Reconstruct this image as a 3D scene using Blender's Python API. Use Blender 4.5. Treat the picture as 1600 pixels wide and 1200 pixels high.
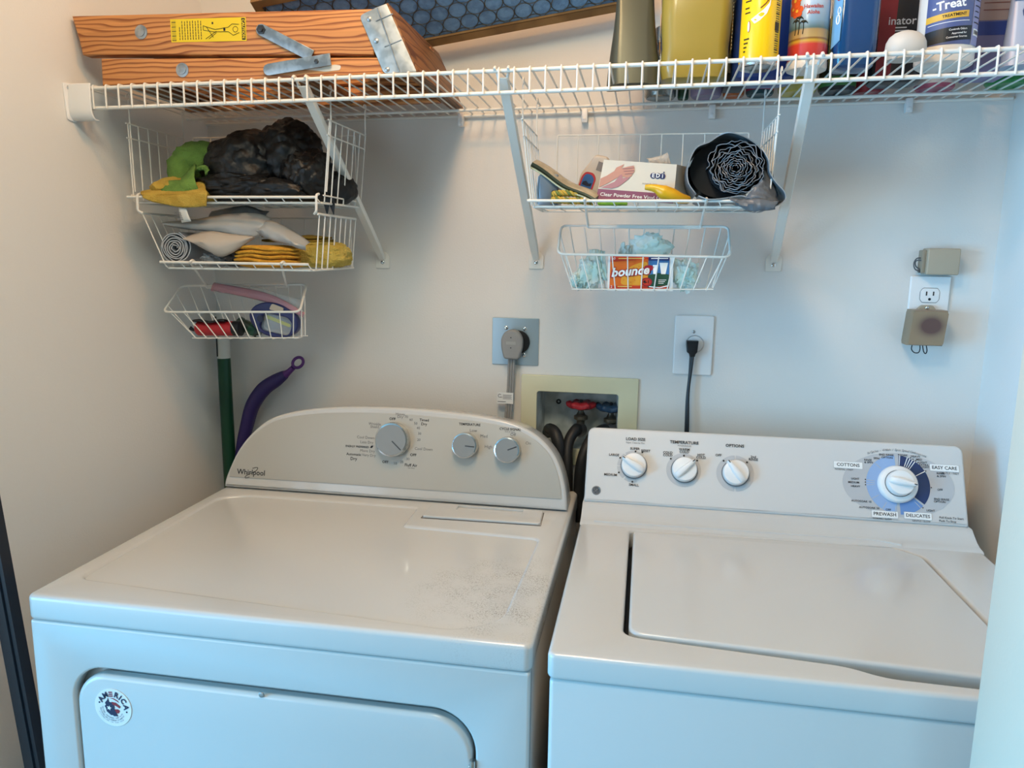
import bpy, bmesh, math, random
from mathutils import Vector, Matrix, noise
random.seed(7)
SC = bpy.context.scene
for o in list(bpy.data.objects): bpy.data.objects.remove(o)
COL = SC.collection
R = math.radians

# ------------------------------------------------------------------ camera
def make_camera():
    ya, pi, ro = 0.1720, -0.1676, 0.0142
    f = Vector((-math.sin(ya)*math.cos(pi), math.cos(ya)*math.cos(pi), math.sin(pi)))
    r = Vector((math.cos(ya), math.sin(ya), 0)); u = r.cross(f)
    r2 = r*math.cos(ro)+u*math.sin(ro); u2 = -r*math.sin(ro)+u*math.cos(ro)
    cam = bpy.data.cameras.new('camera'); cam.sensor_width = 36; cam.lens = 1178.97/1600*36
    cam.clip_start = 0.02
    ob = bpy.data.objects.new('camera', cam); COL.objects.link(ob)
    m = Matrix((r2, u2, -f)).transposed().to_4x4(); m.translation = Vector((0.981, -1.606, 1.4042))
    ob.matrix_world = m; SC.camera = ob
make_camera()

# ------------------------------------------------------------------ world, lamps, exposure
W = bpy.data.worlds.new('world'); SC.world = W; W.use_nodes = True
bg = W.node_tree.nodes['Background']; bg.inputs[0].default_value = (0.58, 0.80, 1.0, 1); bg.inputs[1].default_value = 0.05
def area(name, loc, aim, energy, color, sx, sy=None, shape='RECTANGLE'):
    l = bpy.data.lights.new(name, 'AREA'); l.energy = energy; l.color = color
    l.shape = shape; l.size = sx
    if sy: l.size_y = sy
    o = bpy.data.objects.new(name, l); COL.objects.link(o); o.location = loc
    o.rotation_euler = (Vector(aim)-Vector(loc)).to_track_quat('-Z', 'Y').to_euler()
    return o
def bulb(name, loc, energy, color, radius):
    l = bpy.data.lights.new(name, 'POINT'); l.energy = energy; l.color = color; l.shadow_soft_size = radius
    o = bpy.data.objects.new(name, l); COL.objects.link(o); o.location = loc; return o
bulb('ceiling_lamp', (0.76, -0.80, 2.28), 14.5, (1.0, 0.48, 0.16), 0.06)
bulb('room_fill', (0.76, -1.28, 2.34), 24.0, (1.0, 0.93, 0.72), 0.17)  # added fill that lifts the middle and top of the back wall
area('window_daylight', (-3.4, -2.72, 1.20), (0.60, -0.6, 1.00), 315.0, (0.09, 0.54, 1.0), 1.8, 2.0)
area('fill_glow', (-1.5, -3.3, 1.0), (0.6, -0.6, 0.9), 47.0, (0.56, 0.78, 1.0), 1.8, 2.0)  # added soft fill that brightens the machine fronts
vs = SC.view_settings; SC.display_settings.display_device = 'sRGB'
vs.view_transform = 'Standard'; vs.look = 'None'; vs.gamma = 1; vs.use_curve_mapping = False; vs.exposure = 0.0

# ------------------------------------------------------------------ materials
def lin(h):
    if isinstance(h, str):
        h = h.lstrip('#'); c = [int(h[i:i+2], 16)/255 for i in (0, 2, 4)]
    else: c = [x/255 for x in h]
    return tuple(((x+.055)/1.055)**2.4 if x > .04045 else x/12.92 for x in c)+(1,)
MATS = {}
def mat(name, col, rough=.5, metal=0, bump=None, trans=0, alpha=1, coat=0, ior=1.45, sss=0, var=None):
    if name in MATS: return MATS[name]
    m = bpy.data.materials.new(name); m.use_nodes = True; nt = m.node_tree
    b = nt.nodes['Principled BSDF']; I = b.inputs
    I['Base Color'].default_value = lin(col); I['Roughness'].default_value = rough; I['Metallic'].default_value = metal
    I['Transmission Weight'].default_value = trans; I['Alpha'].default_value = alpha; I['Coat Weight'].default_value = coat
    I['Coat Roughness'].default_value = .08; I['IOR'].default_value = ior
    if bump or var:
        tc = nt.nodes.new('ShaderNodeTexCoord')
    if bump:
        n = nt.nodes.new('ShaderNodeTexNoise'); n.inputs['Scale'].default_value = bump[0]; n.inputs['Detail'].default_value = 3
        bp = nt.nodes.new('ShaderNodeBump'); bp.inputs['Strength'].default_value = bump[1]; bp.inputs['Distance'].default_value = bump[2]
        nt.links.new(tc.outputs['Object'], n.inputs['Vector']); nt.links.new(n.outputs['Fac'], bp.inputs['Height'])
        nt.links.new(bp.outputs['Normal'], I['Normal'])
    if var:   # (other colour, scale)
        n2 = nt.nodes.new('ShaderNodeTexNoise'); n2.inputs['Scale'].default_value = var[1]; n2.inputs['Detail'].default_value = 2
        rp = nt.nodes.new('ShaderNodeValToRGB'); rp.color_ramp.elements[0].color = lin(col); rp.color_ramp.elements[1].color = lin(var[0])
        rp.color_ramp.elements[0].position = .42; rp.color_ramp.elements[1].position = .6
        nt.links.new(tc.outputs['Object'], n2.inputs['Vector']); nt.links.new(n2.outputs['Fac'], rp.inputs[0]); nt.links.new(rp.outputs[0], I['Base Color'])
    MATS[name] = m; return m
def wood(name, axis, dark, light, period=.0085):
    m = bpy.data.materials.new(name); m.use_nodes = True; nt = m.node_tree; b = nt.nodes['Principled BSDF']
    N = nt.nodes.new; L = nt.links.new
    tc = N('ShaderNodeTexCoord'); mp = N('ShaderNodeMapping'); mp.inputs['Scale'].default_value = {'x': (2.2, 9, 10), 'y': (10, 2.2, 9)}[axis]
    w = N('ShaderNodeTexWave'); w.wave_type = 'BANDS'; w.bands_direction = 'Z' if axis == 'x' else 'X'; w.wave_profile = 'SAW'
    w.inputs['Scale'].default_value = .0314/period; w.inputs['Distortion'].default_value = 11; w.inputs['Detail'].default_value = 1.5; w.inputs['Detail Scale'].default_value = .9; w.inputs['Detail Roughness'].default_value = .4
    rp = N('ShaderNodeValToRGB'); e = rp.color_ramp.elements
    e[0].position = 0; e[0].color = lin(light); e[1].position = 1; e[1].color = lin(light)
    a = e.new(.50); a.color = lin(light); a = e.new(.84); a.color = lin(dark); a = e.new(.93); a.color = lin(dark)
    n2 = N('ShaderNodeTexNoise'); n2.inputs['Scale'].default_value = 2.2; n2.inputs['Detail'].default_value = 6
    mp2 = N('ShaderNodeMapping'); mp2.inputs['Scale'].default_value = {'x': (3, 90, 90), 'y': (90, 3, 90)}[axis]
    mx = N('ShaderNodeMixRGB'); mx.blend_type = 'MULTIPLY'; mx.inputs[0].default_value = .45
    r2 = N('ShaderNodeValToRGB'); r2.color_ramp.elements[0].color = (.55, .5, .45, 1); r2.color_ramp.elements[0].position = .3; r2.color_ramp.elements[1].color = (1, 1, 1, 1); r2.color_ramp.elements[1].position = .6
    L(tc.outputs['Object'], mp.inputs[0]); L(mp.outputs[0], w.inputs['Vector']); L(w.outputs['Fac'], rp.inputs[0])
    L(tc.outputs['Object'], mp2.inputs[0]); L(mp2.outputs[0], n2.inputs['Vector']); L(n2.outputs['Fac'], r2.inputs[0])
    L(rp.outputs[0], mx.inputs[1]); L(r2.outputs[0], mx.inputs[2]); L(mx.outputs[0], b.inputs['Base Color'])
    b.inputs['Roughness'].default_value = .5
    return m
def zramp(name, stops, z0, z1, rough=.35, coat=.3, axis=2, spots=None):
    """printed label whose artwork changes with height: stops = [(0..1, colour)]"""
    m = bpy.data.materials.new(name); m.use_nodes = True; nt = m.node_tree; b = nt.nodes['Principled BSDF']
    tc = nt.nodes.new('ShaderNodeTexCoord'); sp = nt.nodes.new('ShaderNodeSeparateXYZ'); mr = nt.nodes.new('ShaderNodeMapRange')
    mr.inputs[1].default_value = z0; mr.inputs[2].default_value = z1
    rp = nt.nodes.new('ShaderNodeValToRGB'); e = rp.color_ramp.elements
    e[0].position = stops[0][0]; e[0].color = lin(stops[0][1]); e[1].position = stops[-1][0]; e[1].color = lin(stops[-1][1])
    for p, c in stops[1:-1]: a = e.new(p); a.color = lin(c)
    L = nt.links.new
    L(tc.outputs['Object'], sp.inputs[0]); L(sp.outputs[axis], mr.inputs[0]); L(mr.outputs[0], rp.inputs[0]); L(rp.outputs[0], b.inputs['Base Color'])
    b.inputs['Roughness'].default_value = rough; b.inputs['Coat Weight'].default_value = coat
    return m

# ------------------------------------------------------------------ mesh builder
def frame(o, ux, uy, n=None):
    o = Vector(o); ux = Vector(ux).normalized(); uy = Vector(uy).normalized()
    n = Vector(n).normalized() if n else ux.cross(uy)
    return lambda x, y, z=0: o+ux*x+uy*y+n*z
FRONT = lambda y: (lambda a, b, c=0: Vector((a, y-c, b)))       # x,z drawing on a plane facing the room
TOP = lambda z: (lambda a, b, c=0: Vector((a, b, z+c)))
def rrect(x0, x1, y0, y1, r, n=6):
    rs = r if isinstance(r, (tuple, list)) else (r,)*4          # bl, br, tr, tl
    P = []
    for (cx, cy, a0, rr) in ((x0+rs[0], y0+rs[0], 180, rs[0]), (x1-rs[1], y0+rs[1], 270, rs[1]), (x1-rs[2], y1-rs[2], 0, rs[2]), (x0+rs[3], y1-rs[3], 90, rs[3])):
        if rr <= 0: P.append((cx, cy)); continue
        for i in range(n+1):
            a = R(a0+90*i/n); P.append((cx+rr*math.cos(a), cy+rr*math.sin(a)))
    return P
def circ(cx, cy, r, n=32, ry=None, a0=0, a1=360):
    ry = ry or r
    full = abs(a1-a0) >= 360
    return [(cx+r*math.cos(R(a0+(a1-a0)*i/(n if full else n-1))), cy+ry*math.sin(R(a0+(a1-a0)*i/(n if full else n-1)))) for i in range(n)]
def ringseg(cx, cy, r0, r1, a0, a1, n=24):
    return circ(cx, cy, r1, n, None, a0, a1)+circ(cx, cy, r0, n, None, a0, a1)[::-1]
def smooth_path(pts, n=6, closed=False):
    P = [Vector(p) for p in pts]; out = []; N = len(P)
    rng = range(N if closed else N-1)
    for i in rng:
        p0 = P[(i-1) % N] if closed or i > 0 else P[i]; p1 = P[i]; p2 = P[(i+1) % N]
        p3 = P[(i+2) % N] if closed or i+2 < N else p2
        for k in range(n):
            t = k/n
            out.append(.5*((2*p1)+(p2-p0)*t+(2*p0-5*p1+4*p2-p3)*t*t+(3*p1-p0-3*p2+p3)*t**3))
    if not closed: out.append(P[-1])
    return out
def fillet(pts, r, n=4):
    P = [Vector(p) for p in pts]; out = [P[0]]
    for i in range(1, len(P)-1):
        a, b, c = P[i-1], P[i], P[i+1]; u = (a-b); v = (c-b); d = min(r, u.length*.45, v.length*.45)
        s = b+u.normalized()*d; e = b+v.normalized()*d
        for k in range(n+1):
            t = k/n; out.append(s*(1-t)**2+b*2*t*(1-t)+e*t*t)
    out.append(P[-1]); return out
def split_build(mb, bounds, names, mats, parent):
    """one printed block per control: faces sorted by where they stand along x"""
    for k, nm in enumerate(names):
        lo = bounds[k-1] if k else -9; hi = bounds[k] if k < len(bounds) else 9; q = MB(); mp = {}
        for f, mi in zip(mb.f, mb.mi):
            if lo <= sum(mb.v[i].x for i in f)/len(f) < hi:
                for i in f:
                    if i not in mp: mp[i] = len(q.v); q.v.append(mb.v[i])
                q.f.append(tuple(mp[i] for i in f)); q.mi.append(mi)
        if q.f: q.build(nm, mats, parent, flat=True)
class MB:
    def __init__(s): s.v = []; s.f = []; s.mi = []
    def add(s, V, F, mi=0):
        k = len(s.v); s.v += [Vector(p) for p in V]; s.f += [tuple(i+k for i in f) for f in F]; s.mi += [mi]*len(F); return s
    def addbm(s, bm, mi=0, M=None):
        bm.verts.index_update(); V = [(M @ v.co if M else v.co.copy()) for v in bm.verts]
        F = [tuple(v.index for v in f.verts) for f in bm.faces]; bm.free(); return s.add(V, F, mi)
    def box(s, x0, x1, y0, y1, z0, z1, r=0, seg=2, mi=0, fn=None):
        bm = bmesh.new(); bmesh.ops.create_cube(bm, size=1)
        for v in bm.verts: v.co = Vector((x0+(v.co.x+.5)*(x1-x0), y0+(v.co.y+.5)*(y1-y0), z0+(v.co.z+.5)*(z1-z0)))
        if r: bmesh.ops.bevel(bm, geom=list(bm.edges), offset=r, segments=seg, profile=.5, affect='EDGES')
        if fn:
            for v in bm.verts: v.co = fn(*v.co)
        return s.addbm(bm, mi)
    def tube(s, pts, r, n=6, closed=False, mi=0, flat=None):
        P = [Vector(p) for p in pts]; N = len(P); rings = []
        rr = r if isinstance(r, (list, tuple)) else [r]*N
        prev = None; V = []
        for i in range(N):
            a = P[(i-1) % N] if (closed or i > 0) else P[i]; b = P[(i+1) % N] if (closed or i < N-1) else P[i]
            t = (b-a).normalized() if (b-a).length > 1e-9 else Vector((0, 0, 1))
            if prev is None:
                up = Vector((0, 0, 1)) if abs(t.z) < .9 else Vector((1, 0, 0))
                if flat is not None: up = Vector(flat)
                u = (up-t*up.dot(t)).normalized()
            else: u = (prev-t*prev.dot(t)).normalized()
            prev = u; w = t.cross(u)
            for k in range(n):
                an = 2*math.pi*k/n; V.append(P[i]+u*math.cos(an)*rr[i]+w*math.sin(an)*rr[i])
        F = []
        for i in range(N if closed else N-1):
            j = (i+1) % N
            for k in range(n): F.append((i*n+k, i*n+(k+1) % n, j*n+(k+1) % n, j*n+k))
        if not closed:
            F.append(tuple(range(n))[::-1]); F.append(tuple((N-1)*n+k for k in range(n)))
        return s.add(V, F, mi)
    def lathe(s, prof, fn, n=32, mi=0):
        """prof [(r,h)], fn(x,y,h) -> point ; closed at ends"""
        V = []; F = []
        for (r, h) in prof:
            for k in range(n):
                a = 2*math.pi*k/n; V.append(fn(r*math.cos(a), r*math.sin(a), h))
        for i in range(len(prof)-1):
            for k in range(n): F.append((i*n+k, i*n+(k+1) % n, (i+1)*n+(k+1) % n, (i+1)*n+k))
        F.append(tuple(range(n))[::-1]); F.append(tuple((len(prof)-1)*n+k for k in range(n)))
        return s.add(V, F, mi)
    def loft(s, secs, mi=0, cap=True):
        """secs: list of equal-length rings of points"""
        n = len(secs[0]); V = [p for r in secs for p in r]; F = []
        for i in range(len(secs)-1):
            for k in range(n): F.append((i*n+k, i*n+(k+1) % n, (i+1)*n+(k+1) % n, (i+1)*n+k))
        if cap: F.append(tuple(range(n))[::-1]); F.append(tuple((len(secs)-1)*n+k for k in range(n)))
        return s.add(V, F, mi)
    def curve(s, cu, fn, mi, zoff=0, sx=1, sy=1):
        ob = bpy.data.objects.new('tmp', cu); me = bpy.data.meshes.new_from_object(ob)
        V = [fn(v.co.x*sx, v.co.y*sy, v.co.z+zoff) for v in me.vertices]; F = [tuple(p.vertices) for p in me.polygons]
        bpy.data.objects.remove(ob); bpy.data.meshes.remove(me); bpy.data.curves.remove(cu)
        return s.add(V, F, mi)
    def plate(s, outer, thick, fn, holes=(), bevel=0, mi=0, base=0, res=2):
        cu = bpy.data.curves.new('tmp', 'CURVE'); cu.dimensions = '2D'; cu.fill_mode = 'BOTH'
        cu.extrude = max(thick/2-bevel, 0); cu.bevel_depth = bevel; cu.bevel_resolution = res; cu.offset = -bevel
        for pl in [outer]+list(holes):
            sp = cu.splines.new('POLY'); sp.points.add(len(pl)-1)
            for p, q in zip(sp.points, pl): p.co = (q[0], q[1], 0, 1)
            sp.use_cyclic_u = True
        return s.curve(cu, fn, mi, base+thick/2)
    def text(s, body, fn, width=None, size=None, align='CENTER', mi=0, bold=0, x=0, y=0, h=.0003, rot=0, wmax=None, slant=0, asp=1):
        cu = bpy.data.curves.new('tmp', 'FONT'); cu.body = body; cu.size = 1; cu.align_x = align; cu.align_y = 'CENTER'
        cu.resolution_u = 2; cu.offset = bold; cu.shear = slant
        ob = bpy.data.objects.new('tmp', cu); me = bpy.data.meshes.new_from_object(ob)
        xs = [v.co.x for v in me.vertices]
        k = size if size else width/max(max(xs)-min(xs), 1e-6)
        c, sn = math.cos(rot), math.sin(rot)
        V = [fn(x+(v.co.x*c*k*asp-v.co.y*sn*k), y+(v.co.x*sn*k*asp+v.co.y*c*k), h) for v in me.vertices]; F = [tuple(p.vertices) for p in me.polygons]
        bpy.data.objects.remove(ob); bpy.data.meshes.remove(me); bpy.data.curves.remove(cu)
        return s.add(V, F, mi)
    def grid(s, fn, nu, nv, mi=0, closed_u=False):
        V = [fn(i/(nu if closed_u else nu-1), j/(nv-1)) for j in range(nv) for i in range(nu)]; F = []
        for j in range(nv-1):
            for i in range(nu if closed_u else nu-1):
                F.append((j*nu+i, j*nu+(i+1) % nu, (j+1)*nu+(i+1) % nu, (j+1)*nu+i))
        return s.add(V, F, mi)
    def blob(s, c, rad, seed=0, amp=.2, freq=2.0, sub=4, mi=0, ridge=True, zmin=None, p=2.0, sharp=1):
        bm = bmesh.new(); bmesh.ops.create_icosphere(bm, subdivisions=sub, radius=1); c = Vector(c)
        for v in bm.verts:
            d = v.co.normalized()
            if p != 2.0:
                L = (abs(d.x)**p+abs(d.y)**p+abs(d.z)**p)**(1/p); d = d/L
            q = v.co.normalized()*freq+Vector((seed*7.3, seed*3.1, -seed*5.7))
            n = noise.noise(q)*.6
            if ridge: n += (abs(noise.noise(q*2.3))-.25)*.9*sharp+(abs(noise.noise(q*5.1))-.25)*.4*sharp
            else: n += noise.noise(q*2.3)*.4
            k = 1+amp*n
            v.co = c+Vector((d.x*rad[0]*k, d.y*rad[1]*k, d.z*rad[2]*k))
            if zmin is not None and v.co.z < zmin: v.co.z = zmin
        return s.addbm(bm, mi)
    def build(s, name, mats, parent=None, origin=None, sharp=40, solid=None, flat=False):
        o = origin
        if parent is not None: o = parent.get('_o')
        if o is None: o = (0, 0, 0)
        ov = Vector(o)
        me = bpy.data.meshes.new(name); me.from_pydata([tuple(v-ov) for v in s.v], [], s.f)
        ms = mats if isinstance(mats, (list, tuple)) else [mats]
        for m in ms: me.materials.append(m)
        me.polygons.foreach_set('material_index', s.mi)
        bm = bmesh.new(); bm.from_mesh(me); bmesh.ops.remove_doubles(bm, verts=bm.verts, dist=1e-6)
        bmesh.ops.recalc_face_normals(bm, faces=bm.faces); bm.to_mesh(me); bm.free()
        if not flat:
            me.polygons.foreach_set('use_smooth', [True]*len(me.polygons)); me.set_sharp_from_angle(angle=R(sharp))
        ob = bpy.data.objects.new(name, me); COL.objects.link(ob)
        ob['_o'] = tuple(o)
        if parent is not None: ob.parent = parent
        else: ob.location = ov
        if solid:
            md = ob.modifiers.new('thickness', 'SOLIDIFY'); md.thickness = solid; md.offset = 0
        return ob
def tag(o, label=None, cat=None, group=None, kind=None):
    if label: o['label'] = label
    if cat: o['category'] = cat
    if group: o['group'] = group
    if kind: o['kind'] = kind
    return o
def thing(name, loc, label, cat, group=None):
    o = bpy.data.objects.new(name, None); COL.objects.link(o); o.location = loc; o['_o'] = tuple(loc); o.empty_display_size = .02
    return tag(o, label, cat, group)

# shared materials
wallm = mat('wall_paint', '#dad8d3', .62, bump=(260, .25, .0012))
white = mat('appliance_enamel', '#c8c8c5', .22, coat=.35)
wire_m = mat('white_vinyl_wire', '#e0ded6', .38)
plastic_w = mat('white_plastic', '#e4e4e2', .35)
black = mat('black_print', '#15161a', .5)
blackp = mat('black_plastic', '#16171a', .4)
rubber = mat('black_rubber', '#121417', .55)
grayp = mat('gray_print', '#6b6b6c', .5)
steel = mat('galvanised_steel', '#a9aeb0', .38, .85, bump=(90, .15, .001), var=('#8b9193', 60))
chrome = mat('chrome', '#c9cccd', .14, 1)
silverp = mat('silver_panel', '#b7b4ab', .45, .15)
console_m = mat('console_enamel', '#cccbc8', .42)
whitep = mat('white_print', '#f0f0ee', .5)

# ------------------------------------------------------------------ the setting
def lw(y): return 0.006+0.12*y          # the left wall is slightly out of square
def struct(mb, name, m, **k): return tag(mb.build(name, m, **k), kind='structure')
VB = (.758, .934, .992, 1.116)          # recess of the washing machine outlet box
struct(MB().plate([(-.3, 0), (1.9, 0), (1.9, 2.45), (-.3, 2.45)], .10, lambda a, b, c=0: Vector((a, .10-c, b)), holes=[[(VB[0], VB[2]), (VB[1], VB[2]), (VB[1], VB[3]), (VB[0], VB[3])]]), 'wall_back', wallm)
struct(MB().plate([(lw(0), 0), (lw(-.85), -.85), (lw(-.85)-.1, -.85), (lw(0)-.1, 0)], 2.45, TOP(0)), 'wall_left', wallm)
struct(MB().box(1.64, 1.74, -.80, 0, 0, 2.45), 'wall_right', wallm)
struct(MB().box(1.344, 2.60, -.915, -.80, 0, 2.45, r=.004), 'wall_front', mat('jamb_paint', '#d2c5b2', .55, bump=(260, .15, .0008)))
struct(MB().box(-2.5, 2.6, -3.6, .10, -.05, 0), 'floor', mat('floor_tile', '#b9ab98', .35, var=('#a89a86', 5)))
blockm = mat('light_block_paint', '#a39d92', .7)  # dull paint of the added blockers, keeps bounce light low
struct(MB().box(1.95, 2.05, -3.1, -.915, 0, 2.45), 'light_block_right', blockm)  # unseen blocker added to keep ambient light off the shelf corner
struct(MB().box(-.1, 2.05, -3.1, -3.0, 0, 2.45), 'light_block_back', blockm)  # second unseen blocker, added to leave ambient light only from the left
struct(MB().box(-2.5, 2.6, -3.1, .10, 2.45, 2.5), 'ceiling', mat('ceiling_paint', '#c6c2b9', .8))

# ------------------------------------------------------------------ dryer
def build_dryer():
    X0, X1, Y0, Y1, ZT = .1214, .8584, -.7235, -.06, .915
    t = thing('clothes_dryer', ((X0+X1)/2, (Y0+Y1)/2, 0), 'white clothes dryer with grey arched control console, beside the top-loading washing machine', 'dryer')
    ins = .0022
    MB().box(X0+ins, X1-ins, -.700, Y1, .012, .8765, r=.004).build('cabinet', white, t)
    hole = rrect(.186, .785, .30, .812, (.05, .05, .060, .052), 10)
    MB().plate(rrect(X0+ins, X1-ins, .012, .8765, .004), .0215, FRONT(-.700), holes=[hole], bevel=.004).build('front_panel', white, t)
    d = MB().plate(rrect(.1895, .7805, .304, .8015, (.05, .05, .058, .050), 10), .020, FRONT(-.7015), bevel=.007, res=4).build('door', white, t)
    tag(d)
    MB().plate(circ(.482, .8015, .004, 16), .002, FRONT(-.721), bevel=.0006).build('screw', steel, d)
    h = MB()
    for z0, z1 in ((.70, .7435),):
        h.tube([(.7815, -.722, z0), (.7815, -.722, z1)], .0042, 10); h.box(.776, .783, -.724, -.712, z0-.02, z1-.008, r=.001)
    h.build('hinge', chrome, d)
    # round sticker
    cx, cz, rr = .249, .753, .0295
    st = MB().plate(circ(cx, cz, rr, 40), .0006, FRONT(-.7217)).build('round_sticker', mat('sticker_white', '#e6e4df', .35), d)
    navy, red = mat('navy_print', '#1a2747', .5), mat('red_print', '#8e2a34', .5)
    P = FRONT(-.7226); m = MB()
    tilt = R(-14)
    rotp = lambda x, y, h=0: P(cx+x*math.cos(tilt)-y*math.sin(tilt), cz+x*math.sin(tilt)+y*math.cos(tilt), h)
    def arc(body, rad, size, a_mid, spread, mi=0, inside=False):
        n = len(body)
        for i, ch in enumerate(body):
            if ch == ' ': continue
            a = a_mid+(spread*(.5-i/(n-1)) if not inside else -spread*(.5-i/(n-1)))
            pa = R(a); ox, oy = rad*math.cos(pa), rad*math.sin(pa); ro = pa-math.pi/2 if not inside else pa+math.pi/2
            m.text(ch, lambda x, y, h=0: rotp(ox+x*math.cos(ro)-y*math.sin(ro), oy+x*math.sin(ro)+y*math.cos(ro), h), size=size, bold=.03 if size > .005 else .0, mi=mi)
    for ch, a_ in (('A', 160), ('M', 134), ('R', 85), ('I', 67), ('C', 49), ('A', 22)):
        arc(ch+' ', .0212, .0116, a_, 0)
    def on_arc(x, y, h=0):
        pa = R(110); ro = pa-math.pi/2; return rotp(.0212*math.cos(pa)+x*math.cos(ro)-y*math.sin(ro), .0212*math.sin(pa)+x*math.sin(ro)+y*math.cos(ro), h)
    for k in (-1, 0, 1):   # the E of three bars
        m.plate([(-.0030, k*.0030-.0009), (.0030, k*.0030-.0009), (.0030, k*.0030+.0009), (-.0030, k*.0030+.0009)], .0002, on_arc, mi=1)
    # eagle-like flag shape : blue body with star, red stripes
    blue = [(-.0125, .006), (-.011, .0085), (-.0105, .013), (-.0075, .007), (-.002, .0075), (.002, .003), (.003, -.002), (.007, -.0065), (.0105, -.0105), (.007, -.0115), (.004, -.0125), (.002, -.0115), (-.001, -.0125), (-.004, -.011), (-.0085, -.009), (-.0105, -.0045), (-.013, -.002), (-.0115, .0015), (-.0135, .003)]
    m.plate(blue, .0002, rotp)
    m.plate([(-.004, .0085), (.003, .0095), (.0115, .006), (.0105, .003), (.004, .0048), (-.001, .005)], .0003, rotp, mi=1)
    m.plate([(.003, -.0015), (.008, .0005), (.0115, -.001), (.0105, -.0055), (.0075, -.0062)], .0003, rotp, mi=1)
    m.plate([(-.008, .0138), (-.002, .0150), (.005, .0138), (.0085, .0112), (.004, .0126), (-.002, .0138)], .0002, rotp, mi=1)
    star = []
    for k in range(10):
        a = R(90+36*k); r_ = .0040 if k % 2 == 0 else .0017; star.append((-.0055+r_*math.cos(a), -.002+r_*math.sin(a)))
    m.plate(star, .0006, rotp, mi=2)
    for a in (180, 0): m.plate(circ(.0222*math.cos(R(a)), .001, .0013, 10), .0002, rotp)
    arc('DESIGNED, ENGINEERED, MADE IN USA', .0165, .0026, 270, 150, inside=True)
    arc('ENGINEERED AND ASSEMBLED IN AMERICA', .0200, .0026, 270, 140, inside=True)
    arc('ASSEMBLED IN THE USA', .0232, .0026, 270, 110, inside=True)
    m.build('printed_emblem', [navy, red, whitep], st, flat=True)
    # top with shallow embossed field
    hole = smooth_corner([(.157, -.655), (.752, -.697), (.806, -.660), (.813, -.352), (.560, -.340), (.556, -.236), (.195, -.236), (.150, -.262)],
                         (.018, .07, .06, .012, .01, .012, .02, .02))
    MB().plate(rrect(X0, X1, Y0, Y1, .012), .0385, TOP(ZT-.0385), holes=[hole], bevel=.007, res=4).build('top_panel', dusty(), t)
    f = MB().plate(smooth_corner([(.14, -.675), (.82, -.705), (.82, -.33), (.57, -.33), (.57, -.22), (.14, -.22)], (.01,)*6), .030, TOP(ZT-.034))
    f.build('recessed_field', dusty(), t)
    # lint screen lid
    ll = [(.584, -.292), (.808, -.287), (.803, -.214), (.584, -.214)]
    MB().plate(smooth_corner(ll, (.006,)*4), .0050, TOP(ZT-.0005), holes=[[(.637, -.243), (.766, -.241), (.766, -.2195), (.637, -.2195)]], bevel=.0010).build('lint_screen_lid', white, t)
    gp = MB(); gr = .0011
    gp.tube([(.5825, -.218, ZT), (.5825, -.2935, ZT), (.8095, -.2885, ZT), (.8055, -.216, ZT)], gr, 6)
    gp.build('lid_gap', mat('lid_seam_shadow', '#4a463f', .8), t)  # dark tubes painted as the shade in the seam round the lid
    # console
    a = R(10); up = Vector((0, math.sin(a), math.cos(a))); nrm = Vector((0, -math.cos(a), math.sin(a)))
    O = Vector((0, -.205, .9185)); C = lambda x, y, h=0: O+Vector((x, 0, 0))+up*y+nrm*h
    outl = [(.1265, 0), (.128, .016), (.1385, .045), (.152, .074), (.171, .102), (.195, .127), (.222, .147), (.255, .160), (.30, .1705), (.36, .1785), (.43, .1825), (.52, .1835), (.60, .1805), (.67, .1755), (.725, .1675), (.765, .154), (.797, .133), (.822, .104), (.838, .067), (.8465, .030), (.8495, 0)]
    outl = [(p.x, p.y) for p in smooth_path([(x, y, 0) for x, y in outl], 3)]
    MB().plate(outl, .085, C, bevel=.006, base=-.085, res=4).build('control_console', white, t)
    cxm = .488
    inner = []
    for x, y in outl:
        k = 0.967; inner.append((cxm+(x-cxm)*k, .022+(y-.0)*(.149/.1835)))
    pn = MB().plate(inner, .0014, C, bevel=.0005).build('control_panel', silverp, t)
    L = MB()
    TX = lambda s_, x, y, w=None, size=None, mi=0, b=.0, **k: L.text(s_, C, width=w, size=size, x=x, y=y, h=.0017, mi=mi, bold=b, **k)
    TX('TEMPERATURE', .649, .1575, .044, b=.02); TX('CYCLE SIGNAL', .731, .1525, .043, b=.02); TX('End of Cycle', .731, .1475, .020, mi=1)
    for s_, x, y in (('Low', .657, .146), ('Med', .679, .136), ('High', .689, .1155), ('Off', .737, .142), ('On', .768, .127)): TX(s_, x, y, size=.0085, mi=1)
    TX('Timed', .5555, .1615, .0195, b=.01); TX('Dry', .5555, .1535, .012, b=.01)
    TX('Automatic', .4105, .0845, .032, b=.012); TX('Dry', .4105, .0755, .014, b=.012)
    TX('ENERGY PREFERRED', .417, .1005, .050, b=.02); TX('Fluff Air', .532, .0695, .026, b=.012); TX('No Heat', .533, .064, .014, mi=1)
    L.plate(smooth_corner([(.4445, .099), (.446, .104), (.4515, .105), (.4495, .100)], (.002,)*4), .0003, C, base=.0016)
    for s_, x, y in (('OFF', .489, .1605), ('OFF', .536, .0905), ('OFF', .478, .073)): TX(s_, x, y, .013, b=.02)
    for s_, x, y in (('Heavy', .505, .171), ('Dry', .505, .1655), ('Wrinkle', .452, .1485), ('Shield', .452, .1425), ('Cool Down', .434, .120), ('Less Dry', .437, .1105), ('More Dry', .439, .0930), ('Very Dry', .4425, .0845), ('Cool Down', .557, .1035)):
        TX(s_, x, y, size=.0078, mi=1)
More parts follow.
